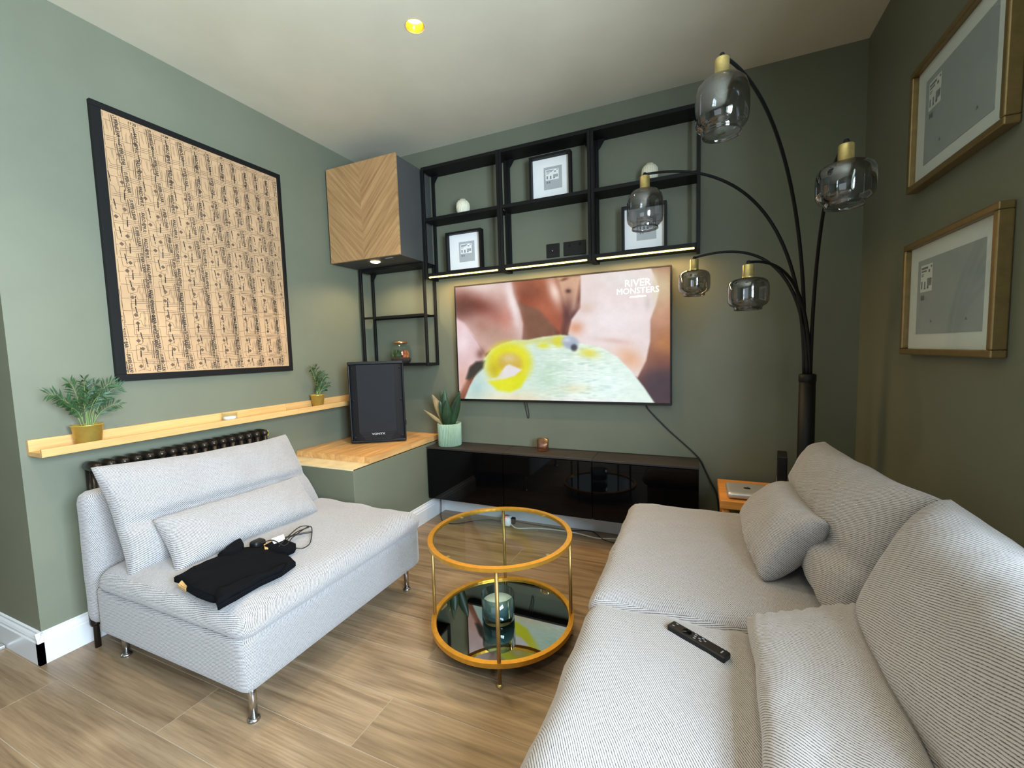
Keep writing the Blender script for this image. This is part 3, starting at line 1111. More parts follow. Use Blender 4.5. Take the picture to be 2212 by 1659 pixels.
solo('television_loop_cable', tube(smooth_path([(1.335, -0.03, 0.862), (1.34, -0.012, 0.80), (1.350, -0.01, 0.742), (1.360, -0.01, 0.752), (1.357, -0.012, 0.80), (1.352, -0.03, 0.862)]), 0.0022, 6), 'cable', 'thin dark wire loop hanging below the television', 'cable', True)

# ------------------------------------------------------------------ media cabinets
BX, BZ0, BZ1, BY = 0.645, 0.163, 0.538, -0.222
for i, lab in enumerate(['black glass fronted media cabinet carrying the potted snake plant', 'middle black glass fronted media cabinet under the television', 'black glass fronted media cabinet nearest the sofa']):
    x0 = BX + 0.6 * i
    m = thing('media_cabinet', lab, 'cabinet', (x0 + 0.3, -0.11, BZ0), group='wall hung media cabinets')
    part('body', box(x0 + 0.001, x0 + 0.599, BY + 0.021, -0.020, BZ0, BZ1 - 0.014), 'black', m)
    part('door', box(x0 + 0.0015, x0 + 0.5985, BY, BY + 0.02, BZ0 - 0.002, BZ1 - 0.017, 0.001, 1), 'blackgl', m)
    part('top_panel', box(x0 + 0.0008, x0 + 0.5992, BY - 0.001, -0.001, BZ1 - 0.013, BZ1, 0.001, 1), 'blackwood', m)

# snake plant in ribbed mint pot
PXc, PYc = 0.778, -0.118
sp_ = thing('snake_plant', 'snake plant in a ribbed mint green pot on the media cabinet', 'potted plant', (PXc, PYc, BZ1))
part('pot', lathe([(0.0005, 0), (0.078, 0), (0.085, 0.004), (0.087, 0.158), (0.085, 0.163), (0.080, 0.158), (0.078, 0.13), (0.0005, 0.13)], (PXc, PYc, BZ1), 264, 44, 0.006), 'mint', sp_, True)
part('soil', lathe([(0.0005, 0.138), (0.077, 0.133)], (PXc, PYc, BZ1), 24), 'soil', sp_, True)


def blade(base, tip, width, bend, fold=0.25, n=14, peak=0.45, face=(0.55, -0.83, 0.1)):
    base, tip = Vector(base), Vector(tip)
    bm = bm_new()
    ax_ = (tip - base)
    side = ax_.cross(Vector(face)).normalized()
    bd = Vector(bend)
    nf = side.cross(ax_).normalized()
    rows = []
    for i in range(n + 1):
        t = i / n
        c0 = base + ax_ * t + bd * (t * t)
        w = width * (math.sin(PI * min(1, t / peak) / 2) ** 0.6 * 0.55 + 0.45 if t < peak else max(0.0, math.cos(PI / 2 * (t - peak) / (1 - peak))) ** 0.75)
        w = max(w, 0.0004)
        d = nf * fold * w
        rows.append((c0 - side * w / 2 + d, c0, c0 + side * w / 2 + d))
    for off in (0, 1):
        pass
    th = nf * -0.0012
    vs = [[bm.verts.new(q) for q in r] for r in rows]
    vb = [[bm.verts.new(q + th) for q in r] for r in rows]
    for i in range(n):
        for k in range(2):
            bm.faces.new((vs[i][k], vs[i][k + 1], vs[i + 1][k + 1], vs[i + 1][k]))
            bm.faces.new((vb[i][k + 1], vb[i][k], vb[i + 1][k], vb[i + 1][k + 1]))
        bm.faces.new((vs[i][0], vs[i + 1][0], vb[i + 1][0], vb[i][0]))
        bm.faces.new((vs[i][2], vb[i][2], vb[i + 1][2], vs[i + 1][2]))
    return bm


zb = BZ1 + 0.133
for (bx, by, tx, ty, tz, w, bend, mt) in [
        (-.006, -.020, .004, -.055, .285, .052, (0.0, .02, 0), 'snake'), (.016, -.008, .075, -.02, .250, .072, (.03, 0, 0), 'snake'),
        (-.015, -.004, -.085, -.03, .240, .060, (-.02, -.005, 0), 'snakedry'), (-.004, .012, -.050, .0, .265, .062, (-.02, 0, 0), 'snake'),
        (-.018, -.016, -.12, -.05, .110, .026, (-.05, 0, .02), 'snakedry'), (.012, .010, .050, .0, .265, .070, (.04, 0, 0), 'snake'),
        (.004, -.028, .022, -.055, .205, .066, (.005, 0, 0), 'snake'), (-.008, -.020, -.026, -.045, .20, .054, (-.01, 0, 0), 'snake')]:
    part('leaf', blade((PXc + bx, PYc + by, zb), (PXc + bx * .5 + tx, PYc + by * .5 + ty, zb + tz), w, bend), mt, sp_, True)

# amber ribbed tealight glass
solo('amber_tealight_glass', lathe([(0.0005, 0.004), (0.030, 0.004), (0.034, 0.0), (0.038, 0.006), (0.0395, 0.03), (0.040, 0.082), (0.0375, 0.082), (0.0365, 0.012), (0.0005, 0.012)], (1.487, -0.10, BZ1), 120, 30, 0.0025), 'amber', 'ribbed amber tealight glass on the middle media cabinet', 'candle holder', True)

# ------------------------------------------------------------------ loudspeaker
A0, A1 = Vector((0.243, -0.545)), Vector((0.562, -0.336))
rz = math.atan2((A1 - A0).y, (A1 - A0).x)
mid = (A0 + A1) / 2
SW, SH, SD = 0.372, 0.572, 0.268
sk = thing('loudspeaker', 'black portable loudspeaker with metal grille standing on the butcher block', 'loudspeaker', (mid.x, mid.y, 0.593), rz)
hw = SW / 2
bm = prism([(-hw, 0.047), (-hw + .012, 0.042), (hw - .012, 0.042), (hw, 0.047), (hw - .02, 0.17), (hw - .085, SD), (-hw + .085, SD), (-hw + .02, 0.17)], 0.006, SH - 0.004, 0.006)
part('cabinet', bm, 'blackpl', sk, world=False)
bm = bm_new()
for (x0, x1, z0, z1) in [(-hw, hw, SH - .022, SH), (-hw, hw, .006, .026), (-hw, -hw + .012, .026, SH - .022), (hw - .012, hw, .026, SH - .022)]:
    add_box(bm, x0, x1, 0.022, 0.046, z0, z1, 0.006)
part('front_rim', bm, 'blackpl', sk, world=False)
# grille: flat centre and slanted wings
nt = NT('perforated_black_grille')
vo = nt.n('ShaderNodeTexVoronoi')
vo.inputs['Scale'].default_value = 240
vo.inputs['Randomness'].default_value = 0.0
nt.l(coord(nt), vo.inputs['Vector'])
nt.col(nt.ramp(vo.outputs['Distance'], [(0.30, (7, 7, 8)), (0.42, (30, 31, 34))]))
M['grille'] = nt.set(Roughness=0.7, Specular_IOR_Level=0.3)


def quadslab(pts, mat, name):
    bm = bm_new()
    vs = [bm.verts.new(q) for q in pts]
    bm.faces.new(vs)
    return part(name, bm, mat, sk, world=False)


zl, zh = 0.026, SH - 0.022
gl_, gr_ = -hw + 0.062, hw - 0.062
quadslab([(gl_, 0, .085), (gr_, 0, .085), (gr_, 0, zh), (gl_, 0, zh)], 'grille', 'grille_centre')
quadslab([(gl_, 0, .085), (gl_ + .04, 0.012, zl), (gr_ - .04, 0.012, zl), (gr_, 0, .085)], 'grille', 'grille_foot')
quadslab([(gl_, 0, .085), (-hw + .012, 0.040, zl), (gl_ + .04, 0.012, zl)], 'grille', 'grille_corner')
quadslab([(gr_, 0, .085), (gr_ - .04, 0.012, zl), (hw - .012, 0.040, zl)], 'grille', 'grille_corner')
quadslab([(-hw + .012, 0.040, zl), (gl_, 0, .085), (gl_, 0, zh), (-hw + .012, 0.040, zh)], 'grille', 'grille_wing')
quadslab([(gr_, 0, .085), (hw - .012, 0.040, zl), (hw - .012, 0.040, zh), (gr_, 0, zh)], 'grille', 'grille_wing')
for sx in (-1, 1):
    for z in (0.045, SH * 0.53, SH - 0.045):
        o = part('screw', lathe([(0.0005, 0.004), (0.006, 0.004), (0.010, 0.0)], (0, 0, 0), 16), 'black', sk, True, world=False)
        o.matrix_local = Matrix.Translation((sx * (hw - 0.028), 0.028, z)) @ Matrix.Rotation(PI / 2, 4, 'X')
bd = part('badge', box(-0.035, 0.040, -0.0035, -0.001, 0.058, 0.082), 'black', sk, world=False)
mt = text_mesh('VONYX', 0.021, 0.0, 2)
mt.transform(Matrix.Translation((0.0025, -0.0042, 0.070)) @ Matrix.Scale(1.2, 4, (1, 0, 0)) @ FACE_Y)
mt.materials.append(M['logo'])
link('badge_lettering', mt, bd)
part('side_handle', box(hw - 0.014, hw - 0.004, 0.08, 0.15, 0.10, 0.135, 0.003), 'black', sk, world=False)
for (fx, fy) in ((-.13, .06), (.13, .06), (-.08, .25), (.08, .25)):
    part('foot', lathe([(0.014, 0), (0.014, 0.007)], (fx, fy, 0), 14, close=True), 'black', sk, world=False)

# ------------------------------------------------------------------ terrarium
tx, ty, tz = 0.353, -0.085, 1.1325
te = thing('terrarium', 'round glass terrarium with copper lid on the slim shelf frame', 'terrarium', (tx, ty, tz))
part('soil', lathe([(0.0005, 0.003), (0.045, 0.003), (0.068, 0.018), (0.075, 0.04), (0.06, 0.05), (0.02, 0.056), (0.0005, 0.056)], (tx, ty, tz), 28), 'soil', te, True)
part('jar', lathe([(0.0005, 0.001), (0.046, 0.001), (0.07, 0.016), (0.080, 0.05), (0.080, 0.10), (0.070, 0.135), (0.046, 0.15), (0.044, 0.155)], (tx, ty, tz), 48), 'clear', te, True)
part('lid', lathe([(0.0005, 0.172), (0.048, 0.172), (0.05, 0.169), (0.05, 0.158), (0.046, 0.155), (0.0005, 0.155)], (tx, ty, tz), 40), 'copper', te, True)


def clump(cx_, cy_, cz_, r, n, hgt):
    bm = bm_new()
    for i in range(n):
        a, q = random.random() * 2 * PI, random.random() ** 0.5 * r
        b0 = Vector((cx_ + q * math.cos(a), cy_ + q * math.sin(a), cz_))
        tp = b0 + Vector((random.uniform(-.014, .014), random.uniform(-.014, .014), hgt * random.uniform(.5, 1)))
        sd = Vector((random.uniform(-1, 1), random.uniform(-1, 1), 0)).normalized() * 0.006
        m_ = (b0 + tp) / 2
        f = [bm.verts.new(v) for v in (b0, m_ + sd, tp, m_ - sd)]
        bm.faces.new(f)
    return bm


part('moss', clump(tx - .03, ty, tz + .045, .035, 90, .075), 'moss', te)
part('orange_plant', clump(tx + .042, ty - .005, tz + .042, .022, 70, .07), 'coral', te)

# ------------------------------------------------------------------ poster
PY0, PY1, PZ0, PZ1 = -1.698, -0.773, 1.123, 2.354
po = thing('wall_poster', 'large black framed panel of printed kraft packaging paper', 'poster', (0, (PY0 + PY1) / 2, PZ0))
fw = 0.034
XF = 0.022
for (a, bb, cc, dd) in [(PY0, PY1, PZ1 - fw * .75, PZ1), (PY0, PY1, PZ0, PZ0 + fw * .95), (PY0, PY0 + fw * 1.12, PZ0 + fw * .95, PZ1 - fw * .75), (PY1 - fw * .62, PY1, PZ0 + fw * .95, PZ1 - fw * .75)]:
    part('frame_strip', box(0.001, XF, a, bb, cc, dd, 0.001, 1), 'black', po)
IY0, IY1, IZ0, IZ1 = PY0 + fw * 1.12, PY1 - fw * .62, PZ0 + fw * .95, PZ1 - fw * .75
sheet = part('kraft_sheet', box(0.001, 0.012, IY0, IY1, IZ0, IZ1), 'kraft', po)
tm = text_mesh('SUPERCLEAR', 0.0158, 0.0, 1, bold=0.00045)
tv_, tf_ = mesh_arrays(tm)
_k = 0.093 / (max(v.x for v in tv_) - min(v.x for v in tv_))
tv_ = [Vector((v.x * _k, v.y * _k * 1.22, 0)) for v in tv_]
wv = [v.x for v in tv_]
tlen = max(wv) - min(wv)
PIT_Y, PIT_Z = 0.1335, 0.1205


def sheet_pt(sy, sz, xo):
    return Vector((XF - 0.0095 + xo, sy, sz))


bm_t, bm_l = bm_new(), bm_new()


def inside_sheet(q, m=0.004):
    return IY0 + m < q.y < IY1 - m and IZ0 + m < q.z < IZ1 - m


def clip_add(bm, vs, fs, mtx):
    vs = [mtx @ v for v in vs]
    keep = [f for f in fs if all(inside_sheet(vs[i]) for i in f)]
    used = sorted({i for f in keep for i in f})
    mp = {i: bm.verts.new(vs[i]) for i in used}
    for f in keep:
        try:
            bm.faces.new([mp[i] for i in f])
        except ValueError:
            pass


def line(bm, p0, p1, w, mtx, xo):
    steps = max(1, int((Vector(p1) - Vector(p0)).length / 0.01))
    for k in range(steps):
        a = Vector(p0).lerp(Vector(p1), k / steps)
        b = Vector(p0).lerp(Vector(p1), (k + 1) / steps)
        d = (b - a).normalized()
        nrm = Vector((-d.y, d.x)) * w / 2
        q = [mtx @ Vector((p.x, p.y, xo)) for p in (a - nrm, b - nrm, b + nrm, a + nrm)]
        if all(inside_sheet(v) for v in q):
            bm.faces.new([bm.verts.new(v) for v in q])


# local text frame: x = reading direction, y = text up; mapped on the wall sheet (normal +x)
def wall_mtx(cy_, cz_, ang, flip=1):
    rd = Vector((0, math.sin(ang), -math.cos(ang)))      # reading direction: downwards
    upv = Vector((0, math.cos(ang), math.sin(ang)))      # text up -> towards +y (right)
    if flip < 0:
        rd, upv = -rd, upv
        if flip == -1:
            upv = upv
    nx = Vector((1, 0, 0))
    mt_ = Matrix(((rd.x, upv.x, nx.x, XF - 0.0095), (rd.y, upv.y, nx.y, cy_), (rd.z, upv.z, nx.z, cz_), (0, 0, 0, 1)))
    return mt_


tz_ = [Vector((v.x, v.y, 0.0)) for v in tv_]
for layer in (0, 1):
    ang = math.radians(5.2) if layer == 0 else math.radians(0.4)
    rdy, rdz = math.sin(ang), -math.cos(ang)
    for ci in range(-2, 9):
        for ri in range(-1, 12):
            base_y = IY0 + (0.055 if layer == 0 else 0.125) + ci * PIT_Y
            base_z = IZ1 - 0.05 - (0.0 if layer == 0 else 0.045)
            cy_ = base_y + ri * PIT_Z * rdy
            cz_ = base_z + ri * PIT_Z * rdz - ci * (0.004 if layer == 0 else -0.002)
            if not (IY0 - 0.15 < cy_ < IY1 + 0.15 and IZ0 - 0.15 < cz_ < IZ1 + 0.15):
                continue
            m_ = wall_mtx(cy_, cz_, ang, 1 if layer == 0 else -1)
            clip_add(bm_t, [Vector((v.x, v.y, 0.0004 + layer * 0.0004)) for v in tz_], tf_, m_)
            xo = 0.0003 + layer * 0.0004
            w_ = 0.0015
            L2 = PIT_Z * 0.43
            line(bm_l, (-L2, 0.016), (L2, 0.016), w_, m_, xo)
            line(bm_l, (-L2, 0.016), (-L2, -0.082), w_, m_, xo)
            line(bm_l, (-L2, -0.082), (L2 * .35, -0.082), w_, m_, xo)
            line(bm_l, (L2 * .35, -0.082), (L2 * .55, -0.055), w_, m_, xo)
            line(bm_l, (L2 * .55, -0.055), (L2, -0.05), w_, m_, xo)
            line(bm_l, (L2, -0.05), (L2, 0.016), w_, m_, xo)
            line(bm_l, (L2 * 1.16, 0.05), (L2 * 1.16, -0.08), w_, m_, xo)
            line(bm_l, (-L2 * .85, -0.0125), (L2 * .78, -0.0125), 0.0042, m_, xo)
            line(bm_l, (-L2 * .85, -0.0205), (L2 * .5, -0.0205), w_, m_, xo)
            line(bm_l, (-L2 * .3, -0.034), (L2 * .6, -0.034), 0.001, m_, xo)
            line(bm_l, (-L2 * .3, -0.038), (L2 * .45, -0.038), 0.001, m_, xo)
            line(bm_t, (-L2 * .7, -0.066), (-L2 * .1, -0.0645), 0.0042, m_, xo)
            line(bm_t, (-L2 * .05, -0.0645), (L2 * .18, -0.064), 0.0030, m_, xo)
            # small recycling diamond
            q = [m_ @ Vector((L2 * .78 + a * .0095, -0.070 + b_ * .0095, xo)) for a, b_ in ((-1, 0), (0, -1), (1, 0), (0, 1))]
            if all(inside_sheet(v) for v in q):
                bm_l.faces.new([bm_l.verts.new(v) for v in q])
o = part('printed_lettering', bm_t, 'ink', sheet, recalc=False)
o['kind'] = 'stuff'
o = part('printed_outlines', bm_l, 'inkthin', sheet, recalc=False)
o['kind'] = 'stuff'

# ------------------------------------------------------------------ picture ledges
LZ = 0.852
for (ya, yb, lab) in [(-2.0, -0.842, 'long pale oak picture ledge above the radiator'), (-0.841, -0.02, 'short pale oak picture ledge carrying on behind the loudspeaker')]:
    g = thing('picture_ledge', lab, 'ledge', (0.06, (ya + yb) / 2, LZ), group='oak picture ledges')
    part('back_board', box(0.001, 0.018, ya, yb, LZ, 0.914, 0.001, 1), 'oak', g)
    part('shelf_board', box(0.018, 0.112, ya, yb, LZ, LZ + 0.016), 'oak', g)
    part('front_lip', box(0.112, 0.124, ya + (0.0 if ya < -1 else -0.0), yb, LZ, LZ + 0.032, 0.001, 1), 'oak', g)
LT = LZ + 0.016


def palm(px_, py_, pr0, pr1, ph, fr, label, seed):
    random.seed(seed)
    p = thing('potted_palm', label, 'potted plant', (px_, py_, LT), group='palms on the picture ledge')
    part('pot', lathe([(0.0005, 0.0005), (pr0, 0.0005), (pr1, ph), (pr1 + .002, ph), (pr1 + .002, ph + .003), (pr1 - .002, ph + .003), (pr0 - .003, 0.006), (0.0005, 0.006)], (px_, py_, LT), 48), 'potgold', p, True)
    part('soil', lathe([(0.0005, ph - 0.012), (pr1 - 0.004, ph - 0.014)], (px_, py_, LT), 24), 'soil', p, True)
    for (bx, by, ty, tx, tz, ll) in fr:
        b0 = Vector((px_ + bx, py_ + by, LT + ph - 0.014))
        tip = Vector((px_ + tx, py_ + ty, LT + tz))
        pts = bez(b0, b0 + Vector((bx * .5, by * .5, (tip.z - b0.z) * .5)), tip + Vector((-(tx - bx) * .45, -(ty - by) * .45, 0.0)), tip, 16)
        f = part('frond', tube(pts, [0.0022 - 0.0016 * i / 16 for i in range(17)], 6), 'palmstem', p, True)
        bm = bm_new()
        for i in range(6, 17):
            t = pts[i]
            d = (pts[min(i + 1, 16)] - pts[i - 1]).normalized()
            sd = d.cross(Vector((random.uniform(.3, 1), random.uniform(-.3, .3), random.uniform(.1, .5)))).normalized()
            for sgn in (-1, 1):
                L = ll * (1.0 - 0.35 * abs(i - 11) / 6) * random.uniform(.8, 1.1)
                dirv = (sd * sgn * .8 + d * .75 + Vector((random.uniform(-.15, .15), random.uniform(-.15, .15), -0.05))).normalized()
                e = t + dirv * L + Vector((0, 0, -0.12 * L))
                e.x = max(e.x, 0.006)
                m_ = (t * .5 + e * .5) + Vector((0, 0, 0.06 * L))
                m_.x = max(m_.x, 0.006)
                wv_ = dirv.cross(Vector((1, 0.2, 0.3))).normalized() * 0.0034
                q = [bm.verts.new(v) for v in (t, m_ + wv_, e, m_ - wv_)]
                bm.faces.new(q)
        part('leaflets', bm, 'palm', f, recalc=False)


FR1 = [(.004, -.018, -.115, .03, .225, .055), (.0, -.01, -.05, .02, .265, .05), (.004, .0, -.01, .04, .275, .05), (-.01, .004, .035, .02, .25, .05), (.006, .012, .085, .04, .255, .058),
       (.01, .016, .10, .05, .235, .055), (-.006, -.014, -.085, .03, .20, .05), (.01, .0, .03, .075, .21, .05), (.012, -.006, -.035, .08, .20, .05), (-.004, .01, .07, .02, .20, .048),
       (.01, -.012, -.07, .07, .165, .042), (.012, .012, .08, .08, .165, .042), (.0, .004, .01, .02, .225, .05)]
palm(0.064, -1.835, 0.040, 0.051, 0.082, FR1, 'bushy palm in a wide gold pot at the end of the ledge', 5)
FR2 = [(.0, .0, -.075, .035, .262, .046), (.002, .002, -.03, .03, .27, .045), (-.004, .006, .02, .03, .235, .04), (.006, .008, .05, .04, .205, .04), (.004, .01, .055, .05, .15, .036),
       (.004, -.006, -.03, .05, .185, .038), (-.002, .004, .03, .03, .175, .038), (.004, -.01, -.035, .04, .135, .032), (.0, .01, .045, .03, .12, .032), (.006, -.006, -.02, .06, .225, .04)]
palm(0.062, -0.630, 0.033, 0.045, 0.080, FR2, 'tall slim palm in a small gold pot beside the loudspeaker', 11)
random.seed(3)
tg = thing('tealight_glass', 'clear glass tealight holder standing on the long ledge', 'candle holder', (0.066, -1.235, LT))
part('glass', lathe([(0.0005, 0.001), (0.034, 0.001), (0.037, 0.005), (0.038, 0.046), (0.035, 0.046), (0.034, 0.008), (0.0005, 0.008)], (0.066, -1.235, LT), 40), 'clear', tg, True)
part('candle', lathe([(0.0005, 0.0095), (0.031, 0.0095), (0.031, 0.028), (0.0005, 0.027)], (0.066, -1.235, LT), 28), 'mat', tg, True)

# ------------------------------------------------------------------ column radiator
ra = thing('column_radiator', 'dark bronze column radiator on the wall behind the armchair', 'radiator', (0.085, -1.45, 0.12))
NS = 17
RY0, RY1 = -1.865, -1.055
pit = (RY1 - RY0) / NS
bm = bm_new()
zt, zbm = 0.775, 0.16
for xx in (0.052, 0.088, 0.124):
    add_tube(bm, [(xx, 0, zbm), (xx, 0, zt)], 0.0125, 12)
for zz in (zt, zbm):
    add_tube(bm, [(0.036, 0, zz), (0.040, 0, zz), (0.052, 0, zz), (0.088, 0, zz), (0.124, 0, zz), (0.136, 0, zz), (0.141, 0, zz)], [0.004, 0.014, 0.0205, 0.0225, 0.0205, 0.014, 0.004], 14)
secm = finish('section', bm, 'bronze', True)
secm.transform(Matrix.Translation((-0.085, 0, -0.12)))
for i in range(NS):
    o = link('section', secm, ra)
    o.location = (0, RY0 + pit * (i + .5) + 1.45, 0)
part('end_tag', box(0.10, 0.12, RY1 - 0.001, RY1 + 0.002, 0.755, 0.785), 'yellow', ra)
part('feed_pipe', tube([(0.088, RY0 - 0.02, 0.0), (0.088, RY0 - 0.02, 0.16), (0.088, RY0 + 0.02, 0.16)], 0.011, 12), 'bronze', ra, True)
part('valve', lathe([(0.018, 0.10), (0.02, 0.11), (0.02, 0.19), (0.012, 0.20)], (0.088, RY0 - 0.02, 0), 16, close=True), 'bronze', ra, True)


# ------------------------------------------------------------------ sofas
def sofa_section(label, kind, x_front, x_back, ya, yb, sgn, leg_pts, seat_front, seed, legs, grp=None):
    """sgn=+1: seat faces +x (left sofa); -1: faces -x.  x values run from back to front."""
    cx_ = (x_front + x_back) / 2
    s = thing('upholstered_' + kind, label, kind, (cx_, (ya + yb) / 2, 0), group=grp)
    lo_, hi_ = min(x_front, x_back), max(x_front, x_back)
    part('seat_frame', softbox(lo_, hi_, ya, yb, 0.13, 0.325, 0.026, 12), 'fabric', s, True, True)
    sb = x_back + sgn * 0.03
    l2, h2 = min(seat_front, sb), max(seat_front, sb)

    def tuck(p):
        # the loose seat cushion slopes down at its rim
        e = min(p.x - l2, h2 - p.x, p.y - (ya - .01), (yb + .01) - p.y)
        k = max(0.0, 1 - max(e, 0) / 0.10)
        p.z = 0.306 + (p.z - 0.306) * (1 - 0.26 * k * k)
        p.z += 0.005 * math.sin(p.x * 31 + 4 * math.sin(p.y * 9 + seed)) * k * (p.z - 0.306) / 0.1
        return p
    part('seat_cushion', softbox(l2, h2, ya - 0.008, yb + 0.008, 0.306, 0.418, 0.052, 26, (0, 0, 0.012), 0.009, 6, seed + 3, tuck, 0.345), 'fabric', s, True, True)
    bx0, bx1 = x_back - sgn * 0.09, x_back + sgn * 0.005
    part('backrest', softbox(min(bx0, bx1), max(bx0, bx1), ya, yb, 0.15, 0.70 if sgn > 0 else 0.60, 0.042, 14, (0.006, 0, 0), 0.002, 5, seed + 7), 'fabric', s, True, True)
    for (lx, ly) in leg_pts:
        lg = part('leg', tube([(lx, ly, 0.006), (lx, ly, 0.15)], 0.0125, 18), 'chrome', s, True)
        part('foot_pad', lathe([(0.0005, 0.012), (0.013, 0.010), (0.019, 0.006), (0.020, 0.0), (0.0005, 0.0)], (lx, ly, 0.0002), 24), 'chrome', lg, True)
    return s


sofa_section('light grey upholstered armchair section standing by the radiator', 'armchair', 1.13, 0.235, -1.938, -1.0, 1, [(1.075, -1.885), (1.065, -1.045), (0.27, -1.868), (0.27, -1.045)], 1.145, 1.0, None)
sofa_section('far section of the striped grey sofa, next to the wooden side table', 'sofa', 2.135, 3.07, -1.435, -0.50, -1, [(2.2, -0.56), (2.2, -1.39), (2.98, -0.56), (2.98, -1.39)], 2.105, 5.0, None, 'sofa sections along the right wall')
sofa_section('near section of the striped grey sofa, holding the remote control', 'sofa', 2.14, 3.07, -2.40, -1.445, -1, [(2.2, -1.5), (2.2, -2.33), (2.98, -1.5), (2.98, -2.33)], 2.115, 9.0, None, 'sofa sections along the right wall')

solo('back_cushion', pillow((0.455, -1.915, 0.385), (0.50, -1.06, 0.405), (0.30, -1.085, 0.775), (0.315, -1.935, 0.815), 0.20, 44, 34, 0.015, 0.011, 1.3, (0.42, 0.035, 0.05), (1, 0, 0), 3.2, -50), 'fabric', 'large grey back cushion leaning on the armchair backrest', 'cushion', True, recalc=False)
solo('lumbar_cushion', pillow((0.64, -1.855, 0.405), (0.665, -1.215, 0.425), (0.475, -1.175, 0.570), (0.475, -1.835, 0.590), 0.15, 40, 26, 0.012, 0.009, 2.7, None, (1, 0, 0), 3.0, -50), 'fabric', 'grey lumbar cushion leaning against the armchair back cushion', 'cushion', True, recalc=False)
solo('back_cushion', pillow((2.80, -1.43, 0.425), (2.80, -0.52, 0.425), (2.945, -0.535, 0.775), (3.0, -1.405, 0.815), 0.23, 44, 34, 0.012, 0.010, 4.1, (0.40, 0.035, 0.07), (-1, 0, 0), 3.2), 'fabric', 'grey back cushion at the far end of the sofa by the lamp', 'cushion', True, recalc=False)
solo('back_cushion', pillow((2.83, -2.40, 0.43), (2.83, -1.455, 0.43), (2.995, -1.425, 0.825), (3.02, -2.40, 0.83), 0.27, 44, 34, 0.01, 0.010, 6.6, (0.22, 0.03, 0.05), (-1, 0, 0), 3.4), 'fabric', 'grey back cushion at the near end of the sofa, at the picture edge', 'cushion', True, recalc=False)
solo('lumbar_cushion', pillow((2.565, -1.475, 0.455), (2.835, -1.465, 0.545), (2.775, -2.20, 0.545), (2.535, -2.20, 0.455), 0.13, 30, 40, 0.012, 0.008, 8.2, None, (0, 0, 1), 3.0, 40), 'fabric', 'grey lumbar cushion lying flat on the near sofa seat', 'cushion', True, recalc=False)
solo('lumbar_cushion', pillow((2.640, -1.205, 0.435), (2.628, -0.640, 0.435), (2.800, -0.650, 0.622), (2.795, -1.255, 0.675), 0.17, 36, 30, 0.015, 0.009, 9.9, None, (-1, 0, 0.5), 2.8), 'fabric', 'grey lumbar cushion propped upright on the far sofa seat', 'cushion', True, recalc=False)

# remote control
ra_ = Vector((2.373, -1.544)), Vector((2.512, -1.630))
ang = math.atan2((ra_[1] - ra_[0]).y, (ra_[1] - ra_[0]).x)
mid = (ra_[0] + ra_[1]) / 2
rc = thing('remote_control', 'slim black remote control lying on the near sofa seat', 'remote control', (mid.x, mid.y, 0.424), ang)
part('shell', box(-0.082, 0.082, -0.0165, 0.0165, 0.0, 0.017, 0.004, 3), 'blackpl', rc, world=False)
part('navigation_ring', lathe([(0.0005, 0.018), (0.012, 0.018), (0.013, 0.0165)], (-0.03, 0, 0), 28), 'blackgl', rc, True, world=False)
for (x, yq) in [(-.065, .008), (-.068, -.006), (-.008, .008), (-.006, 0), (-.004, -.008), (.012, .008), (.012, -.006), (.020, .003), (.006, .001)]:
    part('button', box(x - .003, x + .003, yq - .0016, yq + .0016, 0.0165, 0.0178), 'print', rc, world=False)
part('maker_mark', box(.066, .069, -.006, .006, 0.0168, 0.0174), 'print', rc, world=False)

# ------------------------------------------------------------------ clothes and bits on the armchair
def seat_z(x, yq):
    return 0.43


def on_seat(px_, py_, z=0.43):
    d = _f + _r * ((px_ - 1106) / 928.24) - _u * ((py_ - 829.5) / 928.24)
    c0 = Vector((2.4442, -2.7666, 1.2146))
    t_ = (z - c0.z) / d.z
    q = c0 + d * t_
    return (q.x, q.y)


def cr(pts, z=0.43):      # sketch coordinates of the garment -> seat plane
    return [on_seat(360 + a / 6.144, 1100 + b_ / 6.144, z) for a, b_ in pts]


def cloth(poly, z0, z1, seed):
    bm = prism(poly, z0, z1, 0.003)
    bmesh.ops.triangulate(bm, faces=[f for f in bm.faces if len(f.verts) > 4])
    for _ in range(3):
        es = [e for e in bm.edges if e.calc_length() > 0.03]
        if es:
            bmesh.ops.subdivide_edges(bm, edges=es, cuts=1)
            bmesh.ops.triangulate(bm, faces=[f for f in bm.faces if len(f.verts) > 3])
    for v in bm.verts:
        if v.co.z > (z0 + z1) / 2:
            v.co.z += 0.006 * noise.fractal(Vector((v.co.x * 14 + seed, v.co.y * 14, 0)), 0.9, 2.0, 3) + 0.002
    return bm


ts = thing('folded_t_shirt', 'crumpled black navy t-shirt lying on the armchair seat', 'clothing', on_seat(505, 1230, 0.43) + (0.43,))
part('body', cloth(cr([(100, 960), (350, 820), (680, 665), (1000, 560), (1110, 545), (1300, 550), (1590, 625), (1715, 745), (1530, 880), (1250, 1010), (930, 1190), (680, 1335), (650, 1225), (300, 1080), (210, 985)]), 0.425, 0.444, 2), 'navy', ts, True)
part('sleeve', cloth(cr([(680, 665), (830, 540), (985, 448), (1030, 520), (1010, 590), (860, 650)]), 0.428, 0.452, 5), 'navy', ts, True)
part('collar', cloth(cr([(1300, 560), (1450, 480), (1600, 490), (1720, 530), (1700, 575), (1590, 625), (1450, 620)]), 0.428, 0.455, 7), 'navy', ts, True)
part('hem_fold', cloth(cr([(260, 1075), (300, 1035), (650, 1180), (660, 1235), (560, 1220), (400, 1160)]), 0.424, 0.438, 9), 'navy', ts, True)
